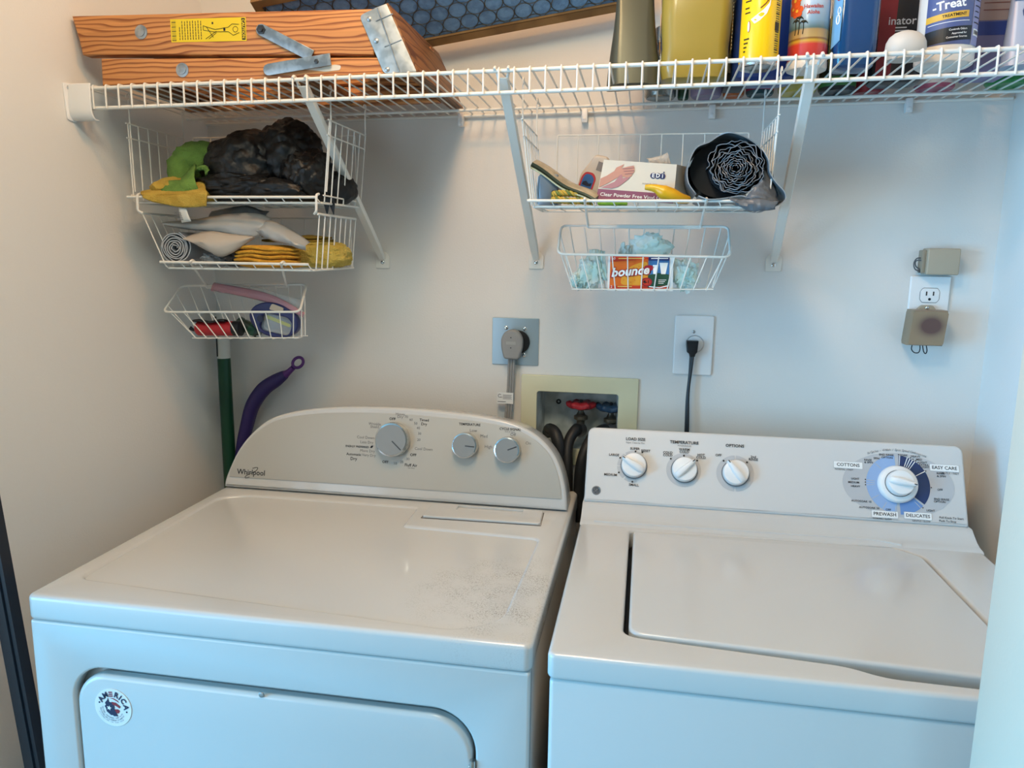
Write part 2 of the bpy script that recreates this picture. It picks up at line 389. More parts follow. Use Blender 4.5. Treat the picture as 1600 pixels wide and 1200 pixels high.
    for s_, x, y in (('70', .518, .166), ('60', .528, .161), ('50', .538, .154), ('40', .544, .145), ('30', .547, .134), ('20', .546, .1215), ('30', .525, .0815), ('20', .5125, .075), ('10', .499, .071)): TX(s_, x, y, size=.0072, mi=1)
    L.text('Whirlpool', C, width=.066, x=.187, y=.0335, h=.0017, bold=.012, asp=.95)
    swo = smooth_path([C(.184, .024, .0018), C(.176, .0215, .0018), C(.1745, .0245, .0018), C(.183, .030, .0018), C(.197, .037, .0018), C(.2015, .0435, .0018), C(.198, .045, .0018), C(.190, .0425, .0018)], 5)
    L.tube(swo, .0006, 5)
    split_build(L, (.30, .60, .70), ('brand_lettering', 'timer_markings', 'temperature_markings', 'signal_markings'), [black, grayp], pn)
    knob_face = mat('knob_face', '#8f908d', .42, .25)
    for nm, x, y, r_, ang in (('timer_knob', .4945, .1195, .0355, -42), ('temperature_knob', .644, .1165, .0262, -3), ('signal_knob', .729, .1125, .0262, 22)):
        Q = lambda a_, b_, h_=0, x=x, y=y: C(x+a_, y+b_, h_)
        k = MB().lathe([(r_*.96, .001), (r_, .006), (r_*.97, .018), (r_*.94, .0215), (r_*.86, .0222), (r_*.84, .0215)], Q, 48).build(nm, chrome, pn)
        MB().plate(circ(0, 0, r_*.855, 48), .001, Q, base=.0210).build('knob_face', knob_face, k)
        g = MB(); ca, sa = math.cos(R(ang)), math.sin(R(ang))
        q2 = lambda a_, b_, h_=0: Q(a_*ca-b_*sa, a_*sa+b_*ca, h_)
        g.plate([(r_*.08, -.0011), (r_*.80, -.0011), (r_*.80, .0011), (r_*.08, .0011)], .0014, q2, base=.0212, bevel=.0003)
        g.build('pointer', mat('dark_pointer', '#4b4c4e', .4, .4), k)
    for x in (.18, .80):
        for y in (-.68, -.12): MB().lathe([(.02, 0), (.02, .012), (.012, .0125)], lambda a_, b_, h_=0: Vector((x+a_, y+b_, h_)), 12).build('foot', rubber, t)
    return t
def smooth_corner(pts, rs, n=6):
    out = []; N = len(pts)
    for i, (p, r) in enumerate(zip(pts, rs)):
        a = Vector(pts[i-1]+(0,)) if len(p) == 2 else Vector(pts[i-1]); b = Vector((p[0], p[1], 0)); c = Vector((pts[(i+1) % N][0], pts[(i+1) % N][1], 0))
        u = a-b; v = c-b; d = min(r, u.length*.45, v.length*.45); s = b+u.normalized()*d; e = b+v.normalized()*d
        for k in range(n+1):
            t = k/n; q = s*(1-t)**2+b*2*t*(1-t)+e*t*t; out.append((q.x, q.y))
    return out
def dusty():
    """enamel with a smudge of grey dust in the front right corner"""
    m = bpy.data.materials.new('dusty_enamel'); m.use_nodes = True; nt = m.node_tree; b = nt.nodes['Principled BSDF']
    b.inputs['Roughness'].default_value = .22; b.inputs['Coat Weight'].default_value = .35; b.inputs['Coat Roughness'].default_value = .08
    N = nt.nodes.new; L = nt.links.new
    tc = N('ShaderNodeTexCoord'); mp = N('ShaderNodeMapping'); mp.inputs['Location'].default_value = (-.315*6.0, .185*6.0, -.9); mp.inputs['Scale'].default_value = (6.0, 6.0, 1)
    gr = N('ShaderNodeTexGradient'); gr.gradient_type = 'SPHERICAL'
    n = N('ShaderNodeTexNoise'); n.inputs['Scale'].default_value = 520; n.inputs['Detail'].default_value = 4
    n2 = N('ShaderNodeTexNoise'); n2.inputs['Scale'].default_value = 26; n2.inputs['Detail'].default_value = 3
    mul = N('ShaderNodeMath'); mul.operation = 'MULTIPLY'; m2 = N('ShaderNodeMath'); m2.operation = 'MULTIPLY'
    r1 = N('ShaderNodeValToRGB'); r1.color_ramp.elements[0].position = .50; r1.color_ramp.elements[1].position = .64
    r2 = N('ShaderNodeValToRGB'); r2.color_ramp.elements[0].position = .36; r2.color_ramp.elements[1].position = .66
    r3 = N('ShaderNodeMapRange'); r3.inputs[1].default_value = 0; r3.inputs[2].default_value = .55
    mx = N('ShaderNodeMixRGB'); mx.inputs[1].default_value = lin('#c8c8c5'); mx.inputs[2].default_value = lin('#8d8880')
    L(tc.outputs['Object'], mp.inputs[0]); L(mp.outputs[0], gr.inputs[0]); L(gr.outputs['Fac'], r3.inputs[0]); L(tc.outputs['Object'], n.inputs['Vector']); L(tc.outputs['Object'], n2.inputs['Vector'])
    L(n.outputs['Fac'], r1.inputs[0]); L(n2.outputs['Fac'], r2.inputs[0]); L(r1.outputs[0], mul.inputs[0]); L(r2.outputs[0], mul.inputs[1]); L(mul.outputs[0], m2.inputs[0]); L(r3.outputs[0], m2.inputs[1])
    L(m2.outputs[0], mx.inputs[0]); L(mx.outputs[0], b.inputs['Base Color'])
    return m
build_dryer()

# ------------------------------------------------------------------ washer
def build_washer():
    X0, X1, Y0, Y1, ZT = .8794, 1.5700, -.7364, -.10, .915
    t = thing('washing_machine', ((X0+X1)/2, (Y0+Y1)/2, 0), 'white top-loading washing machine with three small dials and one big blue dial', 'washing machine')
    MB().box(X0+.003, X1-.003, Y0+.0025, Y1, .012, .8795, r=.006, seg=3).build('cabinet', white, t)
    hole = smooth_corner([(.9715, -.277), (1.425, -.262), (1.463, -.300), (1.469, -.712), (1.40, -.712), (1.283, -.7085), (1.245, -.690), (.9715, -.668)], (.008, .012, .012, .012, .02, .03, .03, .022))
    MB().plate(rrect(X0, X1, Y0, Y1, .010), .0350, TOP(ZT-.035), holes=[hole], bevel=.006, res=4).build('top_deck', white, t)
    lid = smooth_corner([(.978, -.281), (1.423, -.2665), (1.4585, -.302), (1.465, -.692), (.978, -.663)], (.010, .012, .012, .010, .02))
    MB().plate(lid, .030, TOP(ZT-.0285), bevel=.005, res=4).build('lid', white, t)
    MB().plate(hole, .0012, TOP(.8797)).build('lid_gap_shade', mat('gap_shade_dark', '#25282c', .6), t)  # dark plate standing in for the shade in the lid gap and notch
    # skirt sweeping up to the console
    prof = [(-.235, .912), (-.262, .9135), (-.258, .9165), (-.243, .9185), (-.232, .9225), (-.222, .9285), (-.2125, .9345), (-.206, .9392), (-.10, .9395), (-.10, .912)]
    sk = MB(); n = len(prof); secs = []
    for x, w in ((X0, 0), (X0+.003, .3), (X0+.01, 1), (X1-.012, 1), (X1-.004, .3), (X1, 0)):
        secs.append([Vector((x+(0 if w == 1 else 0), y, ZT-.003+(z-ZT+.003)*(.94+.06*w))) for y, z in prof])
    sk.loft(secs).build('console_skirt', white, t, sharp=50)
    rid = MB().tube(fillet([(.905, -.249, ZT+.0022), (1.40, -.2415, ZT+.0022), (1.44, -.255, ZT+.001)], .02), .0035, 8).build('raised_rib', white, t)
    a = R(26.6); up = Vector((0, math.sin(a), math.cos(a))); nrm = Vector((0, -math.cos(a), math.sin(a)))
    O = Vector((0, -.205, .9405)); C = lambda x, y, h=0: O+Vector((x, 0, 0))+up*y+nrm*h
    MB().box(.884, 1.564, -.198, -.10, .9385, .9410).build('seam', mat('seam_shadow', '#3a3c3f', .8), t)
    MB().plate(rrect(.8815, 1.5655, .0005, .1485, (.004, .004, .014, .014), 8), .055, C, bevel=.005, base=-.055, res=4).build('control_console', console_m, t)
    back = MB().loft([[Vector((x, y, z)) for y, z in ((-.175, .9405), (-.10, .9405), (-.10, 1.060), (-.122, 1.064))] for x in (.886, 1.561)]).build('console_back', white, t)
    pn = MB()
    lg = mat('grey_dial_print', '#b6b7b8', .45); lb = mat('light_blue_print', '#90acd2', .45); db = mat('dark_blue_print', '#22355f', .45); mb_ = mat('mid_blue_print', '#6a8cbe', .45)
    h0 = .0002; G = MB()
    for x, y, r0, r1 in ((.9725, .0735, .021, .031),):
        for a0, a1 in ((52, 122), (128, 178), (182, 232), (238, 285)): G.plate(ringseg(x, y, r0, r1, a0, a1), .0003, C, base=h0)
    G.plate(circ(1.0675, .0725, .0325, 48), .0003, C, base=h0)
    G.plate(ringseg(1.163, .0720, .02, .0345, -88, 88), .0003, C, base=h0); G.plate(ringseg(1.163, .0720, .02, .0345, 92, 268), .0003, C, base=h0)
    cx, cy = 1.4505, .0695
    G.plate(circ(cx, cy, .0955, 64, .059), .0003, C, base=h0)
    for a0, a1, mi in ((-38, 86, 2), (94, 264, 1), (272, 318, 3)): G.plate(ringseg(cx, cy, .034, .0545, a0, a1, 40), .0003, C, base=.0006, mi=mi)
    for a_ in (84, 70, 65, 60, 55, 30): G.plate(ringseg(cx, cy, .036, .0545, a_-.8, a_+.8, 4), .0003, C, base=.0009, mi=4)
    for a_ in (135, 174, 179, 184, 212, 238, 262, 312): G.plate(ringseg(cx, cy, .040, .0535, a_-.6, a_+.6, 4), .0003, C, base=.0009, mi=0)
    for x0, x1, y0, y1 in ((1.3405, 1.3905, .0945, .1065), (1.507, 1.5555, .099, .1110), (1.403, 1.4475, .0075, .0195), (1.458, 1.504, .0085, .0205)):
        G.plate(rrect(x0, x1, y0, y1, .001, 2), .0003, C, base=.0009, mi=4)
        fr = MB()
        G.plate(rrect(x0-.0006, x1+.0006, y0-.0006, y1+.0006, .001, 2), .0002, C, base=.0007, mi=0)
    con = [o for o in t.children if o.name.startswith('control_console')][0]
    split_build(G, (1.018, 1.115, 1.25), ('load_ring', 'temperature_ring', 'options_ring', 'cycle_artwork'), [lg, lb, db, mb_, mat('panel_white', '#e9e9e6', .4)], con)
    L = MB()
    TX = lambda s_, x, y, w=None, size=None, mi=0, b=.0, **k: L.text(s_, C, width=w, size=size, x=x, y=y, h=.0014, mi=mi, bold=b, **k)
    TX('LOAD SIZE', .9745, .1275, .037, b=.02); TX('Super Capacity Plus', .9745, .1205, .036, mi=1)
    TX('TEMPERATURE', 1.0675, .1260, .054, b=.02); TX('WASH/RINSE', 1.068, .1195, .026, mi=1); TX('OPTIONS', 1.162, .1250, .034, b=.02)
    for s_, x, y in (('LARGE', .9345, .094), ('SUPER', .974, .1085), ('RESET', .995, .1055), ('MEDIUM', .9295, .0545), ('SMALL', .975, .0375), ('COLD', 1.037, .1045), ('COLD', 1.037, .0995), ('WARM', 1.068, .1125), ('COLD', 1.068, .1075), ('HOT', 1.0995, .1035), ('COLD', 1.0995, .0985), ('OFF', 1.132, .105), ('2nd', 1.196, .1055), ('RINSE', 1.196, .1005)):
        TX(s_, x, y, size=.0066, b=.015)
    for x, y in ((.9465, .089), (.9755, .1035), (.9885, .1025), (.9455, .060), (.972, .0435), (1.043, .093), (1.0675, .1005), (1.0925, .0925), (1.1415, .095), (1.1845, .0945)):
        L.plate(circ(x, y, .0018, 10), .0003, C, base=.0012)
    TX('COTTONS', 1.3655, .1005, .040, b=.015); TX('NORMAL / FAST', 1.358, .0915, .032)
    TX('EASY CARE', 1.5312, .1050, .042, b=.015); TX('GENTLE / FAST', 1.539, .0955, .032)
    TX('PREWASH', 1.4253, .0135, .038, b=.015); TX('NORMAL / SLOW', 1.4205, .0050, .032)
    TX('DELICATES', 1.481, .0145, .040, b=.015); TX('GENTLE / SLOW', 1.486, .0055, .031)
    TX('Pull Knob To Start', 1.5365, .0145, .040, b=.008); TX('Push To Stop', 1.530, .0085, .028, b=.008)
    body = '16 Cycles - 4 Wash / Spin Speed Combinations'
    for i, ch in enumerate(body):
        q = -1+2*i/(len(body)-1); a_ = R(90-31*q); ex, ey = .0955*math.cos(a_)*1.02, .0655*math.sin(a_)
        ro = -q*.33
        if ch != ' ': L.text(ch, C, size=.0060, x=cx+ex, y=cy+ey-.001, h=.0014, rot=ro, mi=1, slant=.2)
    for s_, x, y in (('HEAVY', 1.483, .1235), ('MED', 1.489, .1180), ('LIGHT', 1.4955, .1130), ('EXTRA', 1.4965, .1085), ('LIGHT', 1.4985, .1045), ('RINSE', 1.524, .0945), ('& SPIN', 1.525, .0895), ('SOAK', 1.463, .1245), ('END RINSE', 1.433, .1235), ('OPTION', 1.434, .1185), ('SPIN', 1.4155, .116), ('RINSE', 1.4005, .1120), ('& SPIN', 1.4015, .1075), ('LIGHT', 1.377, .0755), ('MEDIUM', 1.374, .0685), ('HEAVY', 1.377, .0615), ('AUTOSOAK 15', 1.386, .0345), ('AUTOSOAK 30', 1.399, .0235), ('OFF', 1.4315, .0222), ('OFF', 1.521, .0645), ('END RINSE', 1.5225, .047), ('OPTION', 1.519, .0425), ('LIGHT', 1.503, .0255)):
        TX(s_, x, y, size=.0052, b=.01)
    for a_ in (86, 65, 60, 55, 50, 30, -2, -45, 174, 179, 184): L.plate(circ(cx+.0562*math.cos(R(a_)), cy+.0562*math.sin(R(a_)), .0011, 8), .0003, C, base=.0012)
    # round monogram badge
    gx, gy, gr = .9040, .0225, .0086
    L.plate(circ(gx, gy, gr, 32), .0004, C, base=.0003, mi=2)
    ringp = [C(gx+gr*.86*math.cos(R(k*15)), gy+gr*.86*math.sin(R(k*15)), .0008) for k in range(24)]
    L.tube(ringp, .00045, 5, closed=True, mi=3)
    for k in range(4):
        a_ = R(45+90*k); c0 = (gx+.0036*math.cos(a_), gy+.0036*math.sin(a_))
        L.tube([C(c0[0]+.0017*math.cos(R(q)), c0[1]+.0017*math.sin(R(q)), .0008) for q in range(0, 300, 30)], .0004, 5, mi=3)
    L.tube([C(gx-.0022, gy-.0022, .0008), C(gx, gy, .0008), C(gx+.0022, gy+.0022, .0008)], .0004, 5, mi=3)
    split_build(L, (.918, 1.018, 1.115, 1.25), ('round_badge', 'load_markings', 'temperature_markings', 'options_markings', 'cycle_markings'), [black, grayp, mat('badge_dark', '#4b4e55', .3, .5), chrome], con)
    for nm, x, y, r_, ang in (('load_knob', .9735, .0750, .0238, 150), ('temperature_knob', 1.0690, .0728, .0236, 43), ('options_knob', 1.1635, .0725, .0240, 128)):
        Q = lambda a_, b_, h_=0, x=x, y=y: C(x+a_, y+b_, h_)
        k = MB().lathe([(r_*.98, 0), (r_, .002), (r_*.98, .012), (r_*.93, .0145), (r_*.80, .0155)], Q, 40).build(nm, plastic_w, con)
        bar_knob(k, Q, r_, ang, .0148)
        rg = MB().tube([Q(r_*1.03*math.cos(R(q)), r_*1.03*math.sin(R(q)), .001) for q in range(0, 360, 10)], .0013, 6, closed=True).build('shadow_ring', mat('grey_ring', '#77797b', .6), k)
    Q = lambda a_, b_, h_=0: C(cx-.0015+a_, cy+b_, h_)
    k = MB().lathe([(.0342, .001), (.0345, .004), (.033, .010), (.0305, .012), (.0225, .0125)], Q, 56).build('cycle_dial', plastic_w, con)
    k2 = MB().lathe([(.0228, .0115), (.0232, .013), (.0228, .024), (.0215, .0265), (.018, .0275)], Q, 48).build('cycle_knob', plastic_w, k)
    bar_knob(k2, Q, .0228, -12, .0265, sub=False, parent=k)
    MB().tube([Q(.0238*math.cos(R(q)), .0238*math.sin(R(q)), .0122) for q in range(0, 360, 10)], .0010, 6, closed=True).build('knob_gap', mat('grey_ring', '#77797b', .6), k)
    for x in (.93, 1.52):
        for y in (-.69, -.15): MB().lathe([(.02, 0), (.02, .012), (.012, .0125)], lambda a_, b_, h_=0: Vector((x+a_, y+b_, h_)), 12).build('foot', rubber, t)
def bar_knob(par, Q, r_, ang, h, sub=True, parent=None):
    ca, sa = math.cos(R(ang)), math.sin(R(ang)); q2 = lambda a_, b_, h_=0: Q(a_*ca-b_*sa, a_*sa+b_*ca, h_)
    m = MB()
    secs = []
    for u, w, hh in ((-.96, .20, .001), (-.85, .30, .0055), (-.4, .34, .0085), (.2, .30, .0095), (.8, .20, .0095), (1.02, .14, .008), (1.06, .08, .002)):
        secs.append([q2(u*r_, -w*r_, h-.006), q2(u*r_, -w*r_*.75, h+hh*.8), q2(u*r_, -w*r_*.35, h+hh), q2(u*r_, w*r_*.35, h+hh), q2(u*r_, w*r_*.75, h+hh*.8), q2(u*r_, w*r_, h-.006)])
    m.loft(secs); m.build('grip', plastic_w, parent or par, sharp=60)
    g = MB(); g.plate([(r_*.80, -.0008), (r_*1.03, -.0008), (r_*1.03, .0008), (r_*.80, .0008)], .0012, q2, base=h+.0085); g.build('pointer_line', black, parent or par)
build_washer()

# ------------------------------------------------------------------ wall fittings
def screw(mb, p, r=.0035, mi=0, nrm=(0, -1, 0)):
    n = Vector(nrm); fn = frame(p, n.orthogonal(), n.cross(n.orthogonal()), n)
    mb.lathe([(r, 0), (r, .0008), (r*.7, .0016), (r*.2, .0018)], fn, 14, mi)
def core_tint():
    """smoky tan plastic with a dark part showing through the middle"""
    m = mat('brown_tinted_plastic', '#8f7b62', .4); nt = m.node_tree; N = nt.nodes.new; L = nt.links.new
    tc = N('ShaderNodeTexCoord'); mp = N('ShaderNodeMapping'); mp.inputs['Location'].default_value = (-.09, 0, .02); mp.inputs['Scale'].default_value = (27, 1, 33)
    g = N('ShaderNodeTexGradient'); g.gradient_type = 'QUADRATIC_SPHERE'; rr = N('ShaderNodeValToRGB')
    rr.color_ramp.elements[0].color = lin('#8f7b62'); rr.color_ramp.elements[1].color = lin('#5f4640'); rr.color_ramp.elements[1].position = .32
    L(tc.outputs['Object'], mp.inputs[0]); L(mp.outputs[0], g.inputs[0]); L(g.outputs['Fac'], rr.inputs[0]); L(rr.outputs[0], nt.nodes['Principled BSDF'].inputs['Base Color'])
    return m
def wall_fittings():
    # square metal plate with the dryer's big receptacle
    t = thing('range_receptacle', (.7085, 0, 1.2215), 'square galvanised metal receptacle plate behind the grey dryer plug', 'electrical outlet')
    x0, x1, z0, z1 = .6575, .7595, 1.1710, 1.2735
    MB().plate(rrect(x0, x1, z0, z1, .002, 2), .0028, FRONT(0), bevel=.0008).build('plate', mat('plate_metal', '#9fb0b8', .42, .55, bump=(60, .1, .0006)), t)
    MB().plate(circ(.715, 1.2215, .0255, 32), .004, FRONT(-.0026), bevel=.0008).build('receptacle', blackp, t)
    s_ = MB()
    for x, z in ((.688, 1.2515), (.729, 1.2505), (.7285, 1.1935)): screw(s_, (x, -.0028, z), .0042)
    s_.build('plate_screws', chrome, t)
    g = mat('grey_cord', '#8d8c89', .5)
    t = thing('dryer_power_cord', (.705, -.02, 1.22), 'grey dryer plug with flat three-ribbed grey cord hanging to the arched console', 'power cord')
    o = [(.688, 1.187), (.720, 1.186), (.7275, 1.210), (.7275, 1.232), (.718, 1.247), (.703, 1.2505), (.690, 1.246), (.6815, 1.232), (.6815, 1.212)]
    MB().plate(smooth_corner(o, (.006, .006, .01, .01, .01, .012, .01, .01, .01)), .024, FRONT(-.0066), bevel=.005, res=4).build('plug', g, t)
    p_ = MB(); p_.plate(rrect(.693, .714, 1.2185, 1.2250, .001), .0006, FRONT(-.0302)); p_.build('plug_marking', mat('grey_cord_light', '#9b9a96', .5), t)
    p2 = MB()
    for z in (1.2335, 1.2115): p2.plate(circ(.7035, z, .0013, 10), .0006, FRONT(-.0304))
    p2.build('plug_screws', black, t)
    c = MB()
    for k in (-1, 0, 1):
        dx = k*.0052
        c.tube(smooth_path([(.7035+dx, -.018, 1.19), (.7025+dx, -.017, 1.15), (.7005+dx, -.018, 1.10), (.698+dx, -.022, 1.05), (.698+dx, -.03, .98)], 5), .0028, 8)
    c.build('cable', g, t)
    w = MB().box(.6735, .7090, -.0232, -.0226, 1.0885, 1.1130).build('cord_label', mat('paper_label', '#dcdcd8', .6), t)
    m = MB(); F_ = FRONT(-.0233)
    m.tube([F_(.6795+.0035*math.cos(R(q)), 1.1055+.0035*math.sin(R(q))) for q in range(40, 330, 20)], .0006, 5); m.text('us', F_, width=.0045, x=.6830, y=1.103)
    for k in range(5): m.box(.6865, .7065-.002*(k % 2), -.02345, -.0233, 1.1075-.0022*k, 1.1083-.0022*k)
    m.box(.675, .693, -.02345, -.0233, 1.092, 1.0935)
    m.build('label_print', grayp, w, flat=True)
    # midway plate with the black washer plug
    t = thing('wall_outlet', (1.084, 0, 1.2275), 'white single outlet plate with the black washer plug in its middle', 'electrical outlet')
    MB().plate(rrect(1.0445, 1.1235, 1.165, 1.2890, .004), .0055, FRONT(0), bevel=.0025, holes=[circ(1.087, 1.2300, .0175, 28)], res=3).build('plate', plastic_w, t)
    MB().plate(circ(1.087, 1.2300, .0170, 28), .0058, FRONT(0), bevel=.001).build('receptacle', plastic_w, t)
    s_ = MB(); screw(s_, (1.0835, -.0055, 1.2555), .0032); screw(s_, (1.0835, -.0055, 1.1975), .0032); s_.build('screws', steel, t)
    t = thing('washer_power_cord', (1.081, -.02, 1.21), 'thin black washer cord and plug hanging from the white single outlet plate', 'power cord')
    MB().plate(smooth_corner([(1.0765, 1.2055), (1.087, 1.2055), (1.0885, 1.2115), (1.0915, 1.2150), (1.0930, 1.2380), (1.0690, 1.2380), (1.0705, 1.2150), (1.0750, 1.2115)], (.001,)*8), .020, FRONT(-.0064), bevel=.002).build('plug', blackp, t)
    c = MB(); pts = smooth_path([(1.0815, -.017, 1.207), (1.080, -.016, 1.17), (1.0775, -.016, 1.12), (1.079, -.020, 1.05), (1.079, -.026, .99)], 6)
    for dx in (-.0019, .0019): c.tube([p+Vector((dx*(.6+.4*math.cos(i*.35)), 0, 0)) for i, p in enumerate(pts)], .0030, 8)
    c.build('cable', blackp, t)
    # duplex outlet
    t = thing('wall_outlet', (1.525, 0, 1.318), 'white duplex outlet plate half covered by the brown adapter', 'electrical outlet')
    MB().plate(rrect(1.4905, 1.5640, 1.258, 1.378, .003), .0065, FRONT(0), bevel=.003, res=3).build('plate', plastic_w, t)
    for z in (1.3405, 1.2945):
        r_ = MB().plate([p for p in circ(1.5275, z, .0175, 40, .0175) if True] if 0 else [(max(min(x, 1.5275+.0172), 1.5275-.0172), max(min(y, z+.0137), z-.0137)) for x, y in circ(1.5275, z, .0185, 48)], .0080, FRONT(0), bevel=.0008).build('receptacle', plastic_w, t)
        m = MB(); F_ = FRONT(-.0081)
        for dx in (-.0063, .0063): m.plate(rrect(1.5275+dx-.0012, 1.5275+dx+.0012, z-.0005, z+.0075, .0003, 1), .0003, F_)
        m.plate(circ(1.5275, z-.0075, .0026, 14), .0003, F_); m.build('slots', black, r_)
        MB().tube([F_(max(min(1.5275+.0187*math.cos(R(q)), 1.5275+.0175), 1.5275-.0175), max(min(z+.0187*math.sin(R(q)), z+.0140), z-.0140), -.0012) for q in range(0, 360, 8)], .0006, 5, closed=True).build('receptacle_gap', grayp, r_)
    s_ = MB(); screw(s_, (1.5275, -.0065, 1.3175), .003); s_.build('screw', steel, t)
    # small beige power box above the duplex outlet
    tan = mat('beige_plastic', '#a79c88', .5); brn = core_tint()
    t = thing('transformer_box', (1.535, -.015, 1.405), 'beige plastic transformer box mounted just above the duplex outlet plate', 'adapter')
    MB().box(1.508, 1.566, -.034, -.0005, 1.3805, 1.4305, r=.003, seg=3).build('housing', tan, t)
    MB().box(1.501, 1.509, -.026, -.003, 1.384, 1.427, r=.002).build('side_cover', mat('beige_plastic_dark', '#8f8674', .5), t)
    c = MB()
    for k, q in enumerate((0, .004)):
        c.tube(smooth_path([(1.503, -.017-q, 1.412-q), (1.494, -.018, 1.411-q), (1.4895+q*.6, -.018, 1.402), (1.4925+q*.5, -.018, 1.391+q), (1.503, -.017, 1.386+q)], 6), .0012, 6)
    c.build('cable_loop', mat('grey_wire', '#55595d', .5), t)
    MB().box(1.5005, 1.507, -.021, -.012, 1.384, 1.391, r=.001).build('terminal', blackp, t)
    t = thing('plug_in_adapter', (1.517, -.035, 1.285), 'brown translucent plug-in adapter covering the lower socket of the duplex outlet', 'adapter')
    m = MB(); secs = []
    for y, g in ((-.0105, .003), (-.013, .0005), (-.042, 0), (-.050, .0015), (-.053, .004)):
        secs.append([Vector((1.483+x*.062+(.004 if z > .5 else 0)*1, y, 1.2455+z*.0685)) for x, z in [(.0+g*9, g*9), (1-g*9, g*9), (1, .06+g*9), (1, .94-g*9), (1-g*9, 1-g*9), (g*9, 1-g*9), (0, .94-g*9), (0, .06+g*9)]])
    m.loft(secs); m.build('housing', brn, t, sharp=30)
    MB().plate(smooth_corner([(1.502, 1.311), (1.540, 1.311), (1.532, 1.3215), (1.512, 1.3215)], (.003,)*4), .010, FRONT(-.0085), bevel=.001).build('mounting_tab', tan, t)
    s_ = MB(); screw(s_, (1.5215, -.0185, 1.3165), .003); s_.build('screw', chrome, t)
    c = MB()
    c.tube(smooth_path([(1.4945, -.04, 1.248), (1.4935, -.041, 1.238), (1.499, -.041, 1.2315), (1.5065, -.041, 1.2315), (1.509, -.04, 1.238), (1.508, -.04, 1.248)], 6), .0010, 6)
    c.tube(smooth_path([(1.5125, -.04, 1.248), (1.5155, -.041, 1.2345), (1.5195, -.041, 1.2300), (1.5215, -.041, 1.236), (1.519, -.04, 1.248)], 6), .0010, 6)
    c.build('wire_loops', blackp, t)
    # recessed water box
    t = thing('washer_outlet_box', (.85, 0, 1.05), 'recessed plastic washing machine water box with ivory frame between the two consoles', 'water box')
    ivory = mat('ivory_plastic', '#d2ceae', .5); shell = mat('box_shell', '#c3c8c4', .6, var=('#a9afab', 30))
    MB().plate(rrect(.7235, .9755, .955, 1.1515, .003), .0060, FRONT(0), holes=[rrect(VB[0], VB[1], VB[2], VB[3], .006)], bevel=.0015).build('frame', ivory, t)
    m = MB(); x0, x1, z0, z1 = VB; D = .070
    V = [(x0, -.001, z0), (x1, -.001, z0), (x1, -.001, z1), (x0, -.001, z1), (x0+.008, D, z0+.006), (x1-.008, D, z0+.006), (x1-.008, D, z1-.006), (x0+.008, D, z1-.006)]
    m.add([(a_, b_, c_) for a_, b_, c_ in V], [(4, 5, 6, 7), (0, 1, 5, 4), (1, 2, 6, 5), (2, 3, 7, 6), (3, 0, 4, 7)]); m.build('recess', shell, t, flat=True)
    s_ = MB()
    for x, z in ((.798, 1.081), (.887, 1.078)):
        s_.tube([Vector((x+.0042*math.cos(R(q)), D-.0015, z+.0042*math.sin(R(q)))) for q in range(0, 360, 30)], .0018, 6, closed=True)
    s_.build('nail_holes', blackp, t)
    brass = mat('dull_brass', '#6f6a5e', .4, .8)
    for nm, col, x in (('hot_water_valve', '#a3262f', .852), ('cold_water_valve', '#1d3a55', .918)):
        y = .034; zt = 1.083 if x < .9 else 1.080
        v = MB().lathe([(.0125, 0), (.0125, .018), (.009, .022), (.009, .030), (.0155, .034), (.0155, .041), (.010, .044), (.006, .052), (.006, .064)], lambda a_, b_, h_=0, x=x: Vector((x+a_, y+b_, zt-.066+h_)), 20).build(nm, brass, t)
        h = MB(); n = 48; secs = []
        for zz, k in ((-.007, .80), (-.005, .95), (0, 1.0), (.004, .95), (.0065, .75)):
            secs.append([Vector((x+math.cos(2*math.pi*i/n)*.0305*k*(1+.13*math.cos(2*math.pi*i/n*6)), y+math.sin(2*math.pi*i/n)*.0305*k*(1+.13*math.cos(2*math.pi*i/n*6)), zt+zz+.002*math.cos(2*math.pi*i/n*6))) for i in range(n)])
        h.loft(secs)
        h.build('handle', mat(nm+'_paint', col, .45), v)
        MB().lathe([(.003, 0), (.003, .004), (.002, .005)], lambda a_, b_, h_=0, x=x: Vector((x+a_, y+b_, zt+.006+h_)), 10).build('handle_screw', black, v)
    # hoses
    hm = mat('hose_rubber', '#191b1e', .5)
    def hose(lbl, pts, r, base, coup=True):
        t = thing('water_hose', base, lbl, 'hose')
        MB().tube(smooth_path(pts, 8), r, 12).build('hose', hm, t)
        if coup:
            d = (Vector(pts[0])-Vector(pts[1])).normalized(); fn = frame(Vector(pts[0])-d*.012, d.orthogonal(), d.cross(d.orthogonal()), d)
            MB().lathe([(r*1.18, -.006), (r*1.32, 0), (r*1.32, .006), (r*1.16, .008), (r*1.3, .010), (r*1.3, .022), (r*.9, .024)], fn, 20).build('coupling', mat('coupling_metal', '#77777a', .3, .9), t)
    hose('black water hose bending down from the red hot valve', [(.851, .016, 1.030), (.845, -.012, 1.036), (.832, -.034, 1.008), (.834, -.056, .95), (.838, -.062, .85)], .0118, (.84, -.04, .85))
    hose('black water hose from the blue cold valve curving behind the washer console corner', [(.917, .016, 1.032), (.902, -.010, 1.038), (.880, -.036, 1.022), (.862, -.060, .965), (.862, -.066, .85)], .0120, (.87, -.04, .85))
    hose('short black drain hose bend peeking over the end of the dryer console', [(.782, .02, 1.02), (.790, -.012, 1.034), (.806, -.034, 1.026), (.816, -.046, .985), (.818, -.047, .90)], .0135, (.81, -.04, .90), False)
wall_fittings()

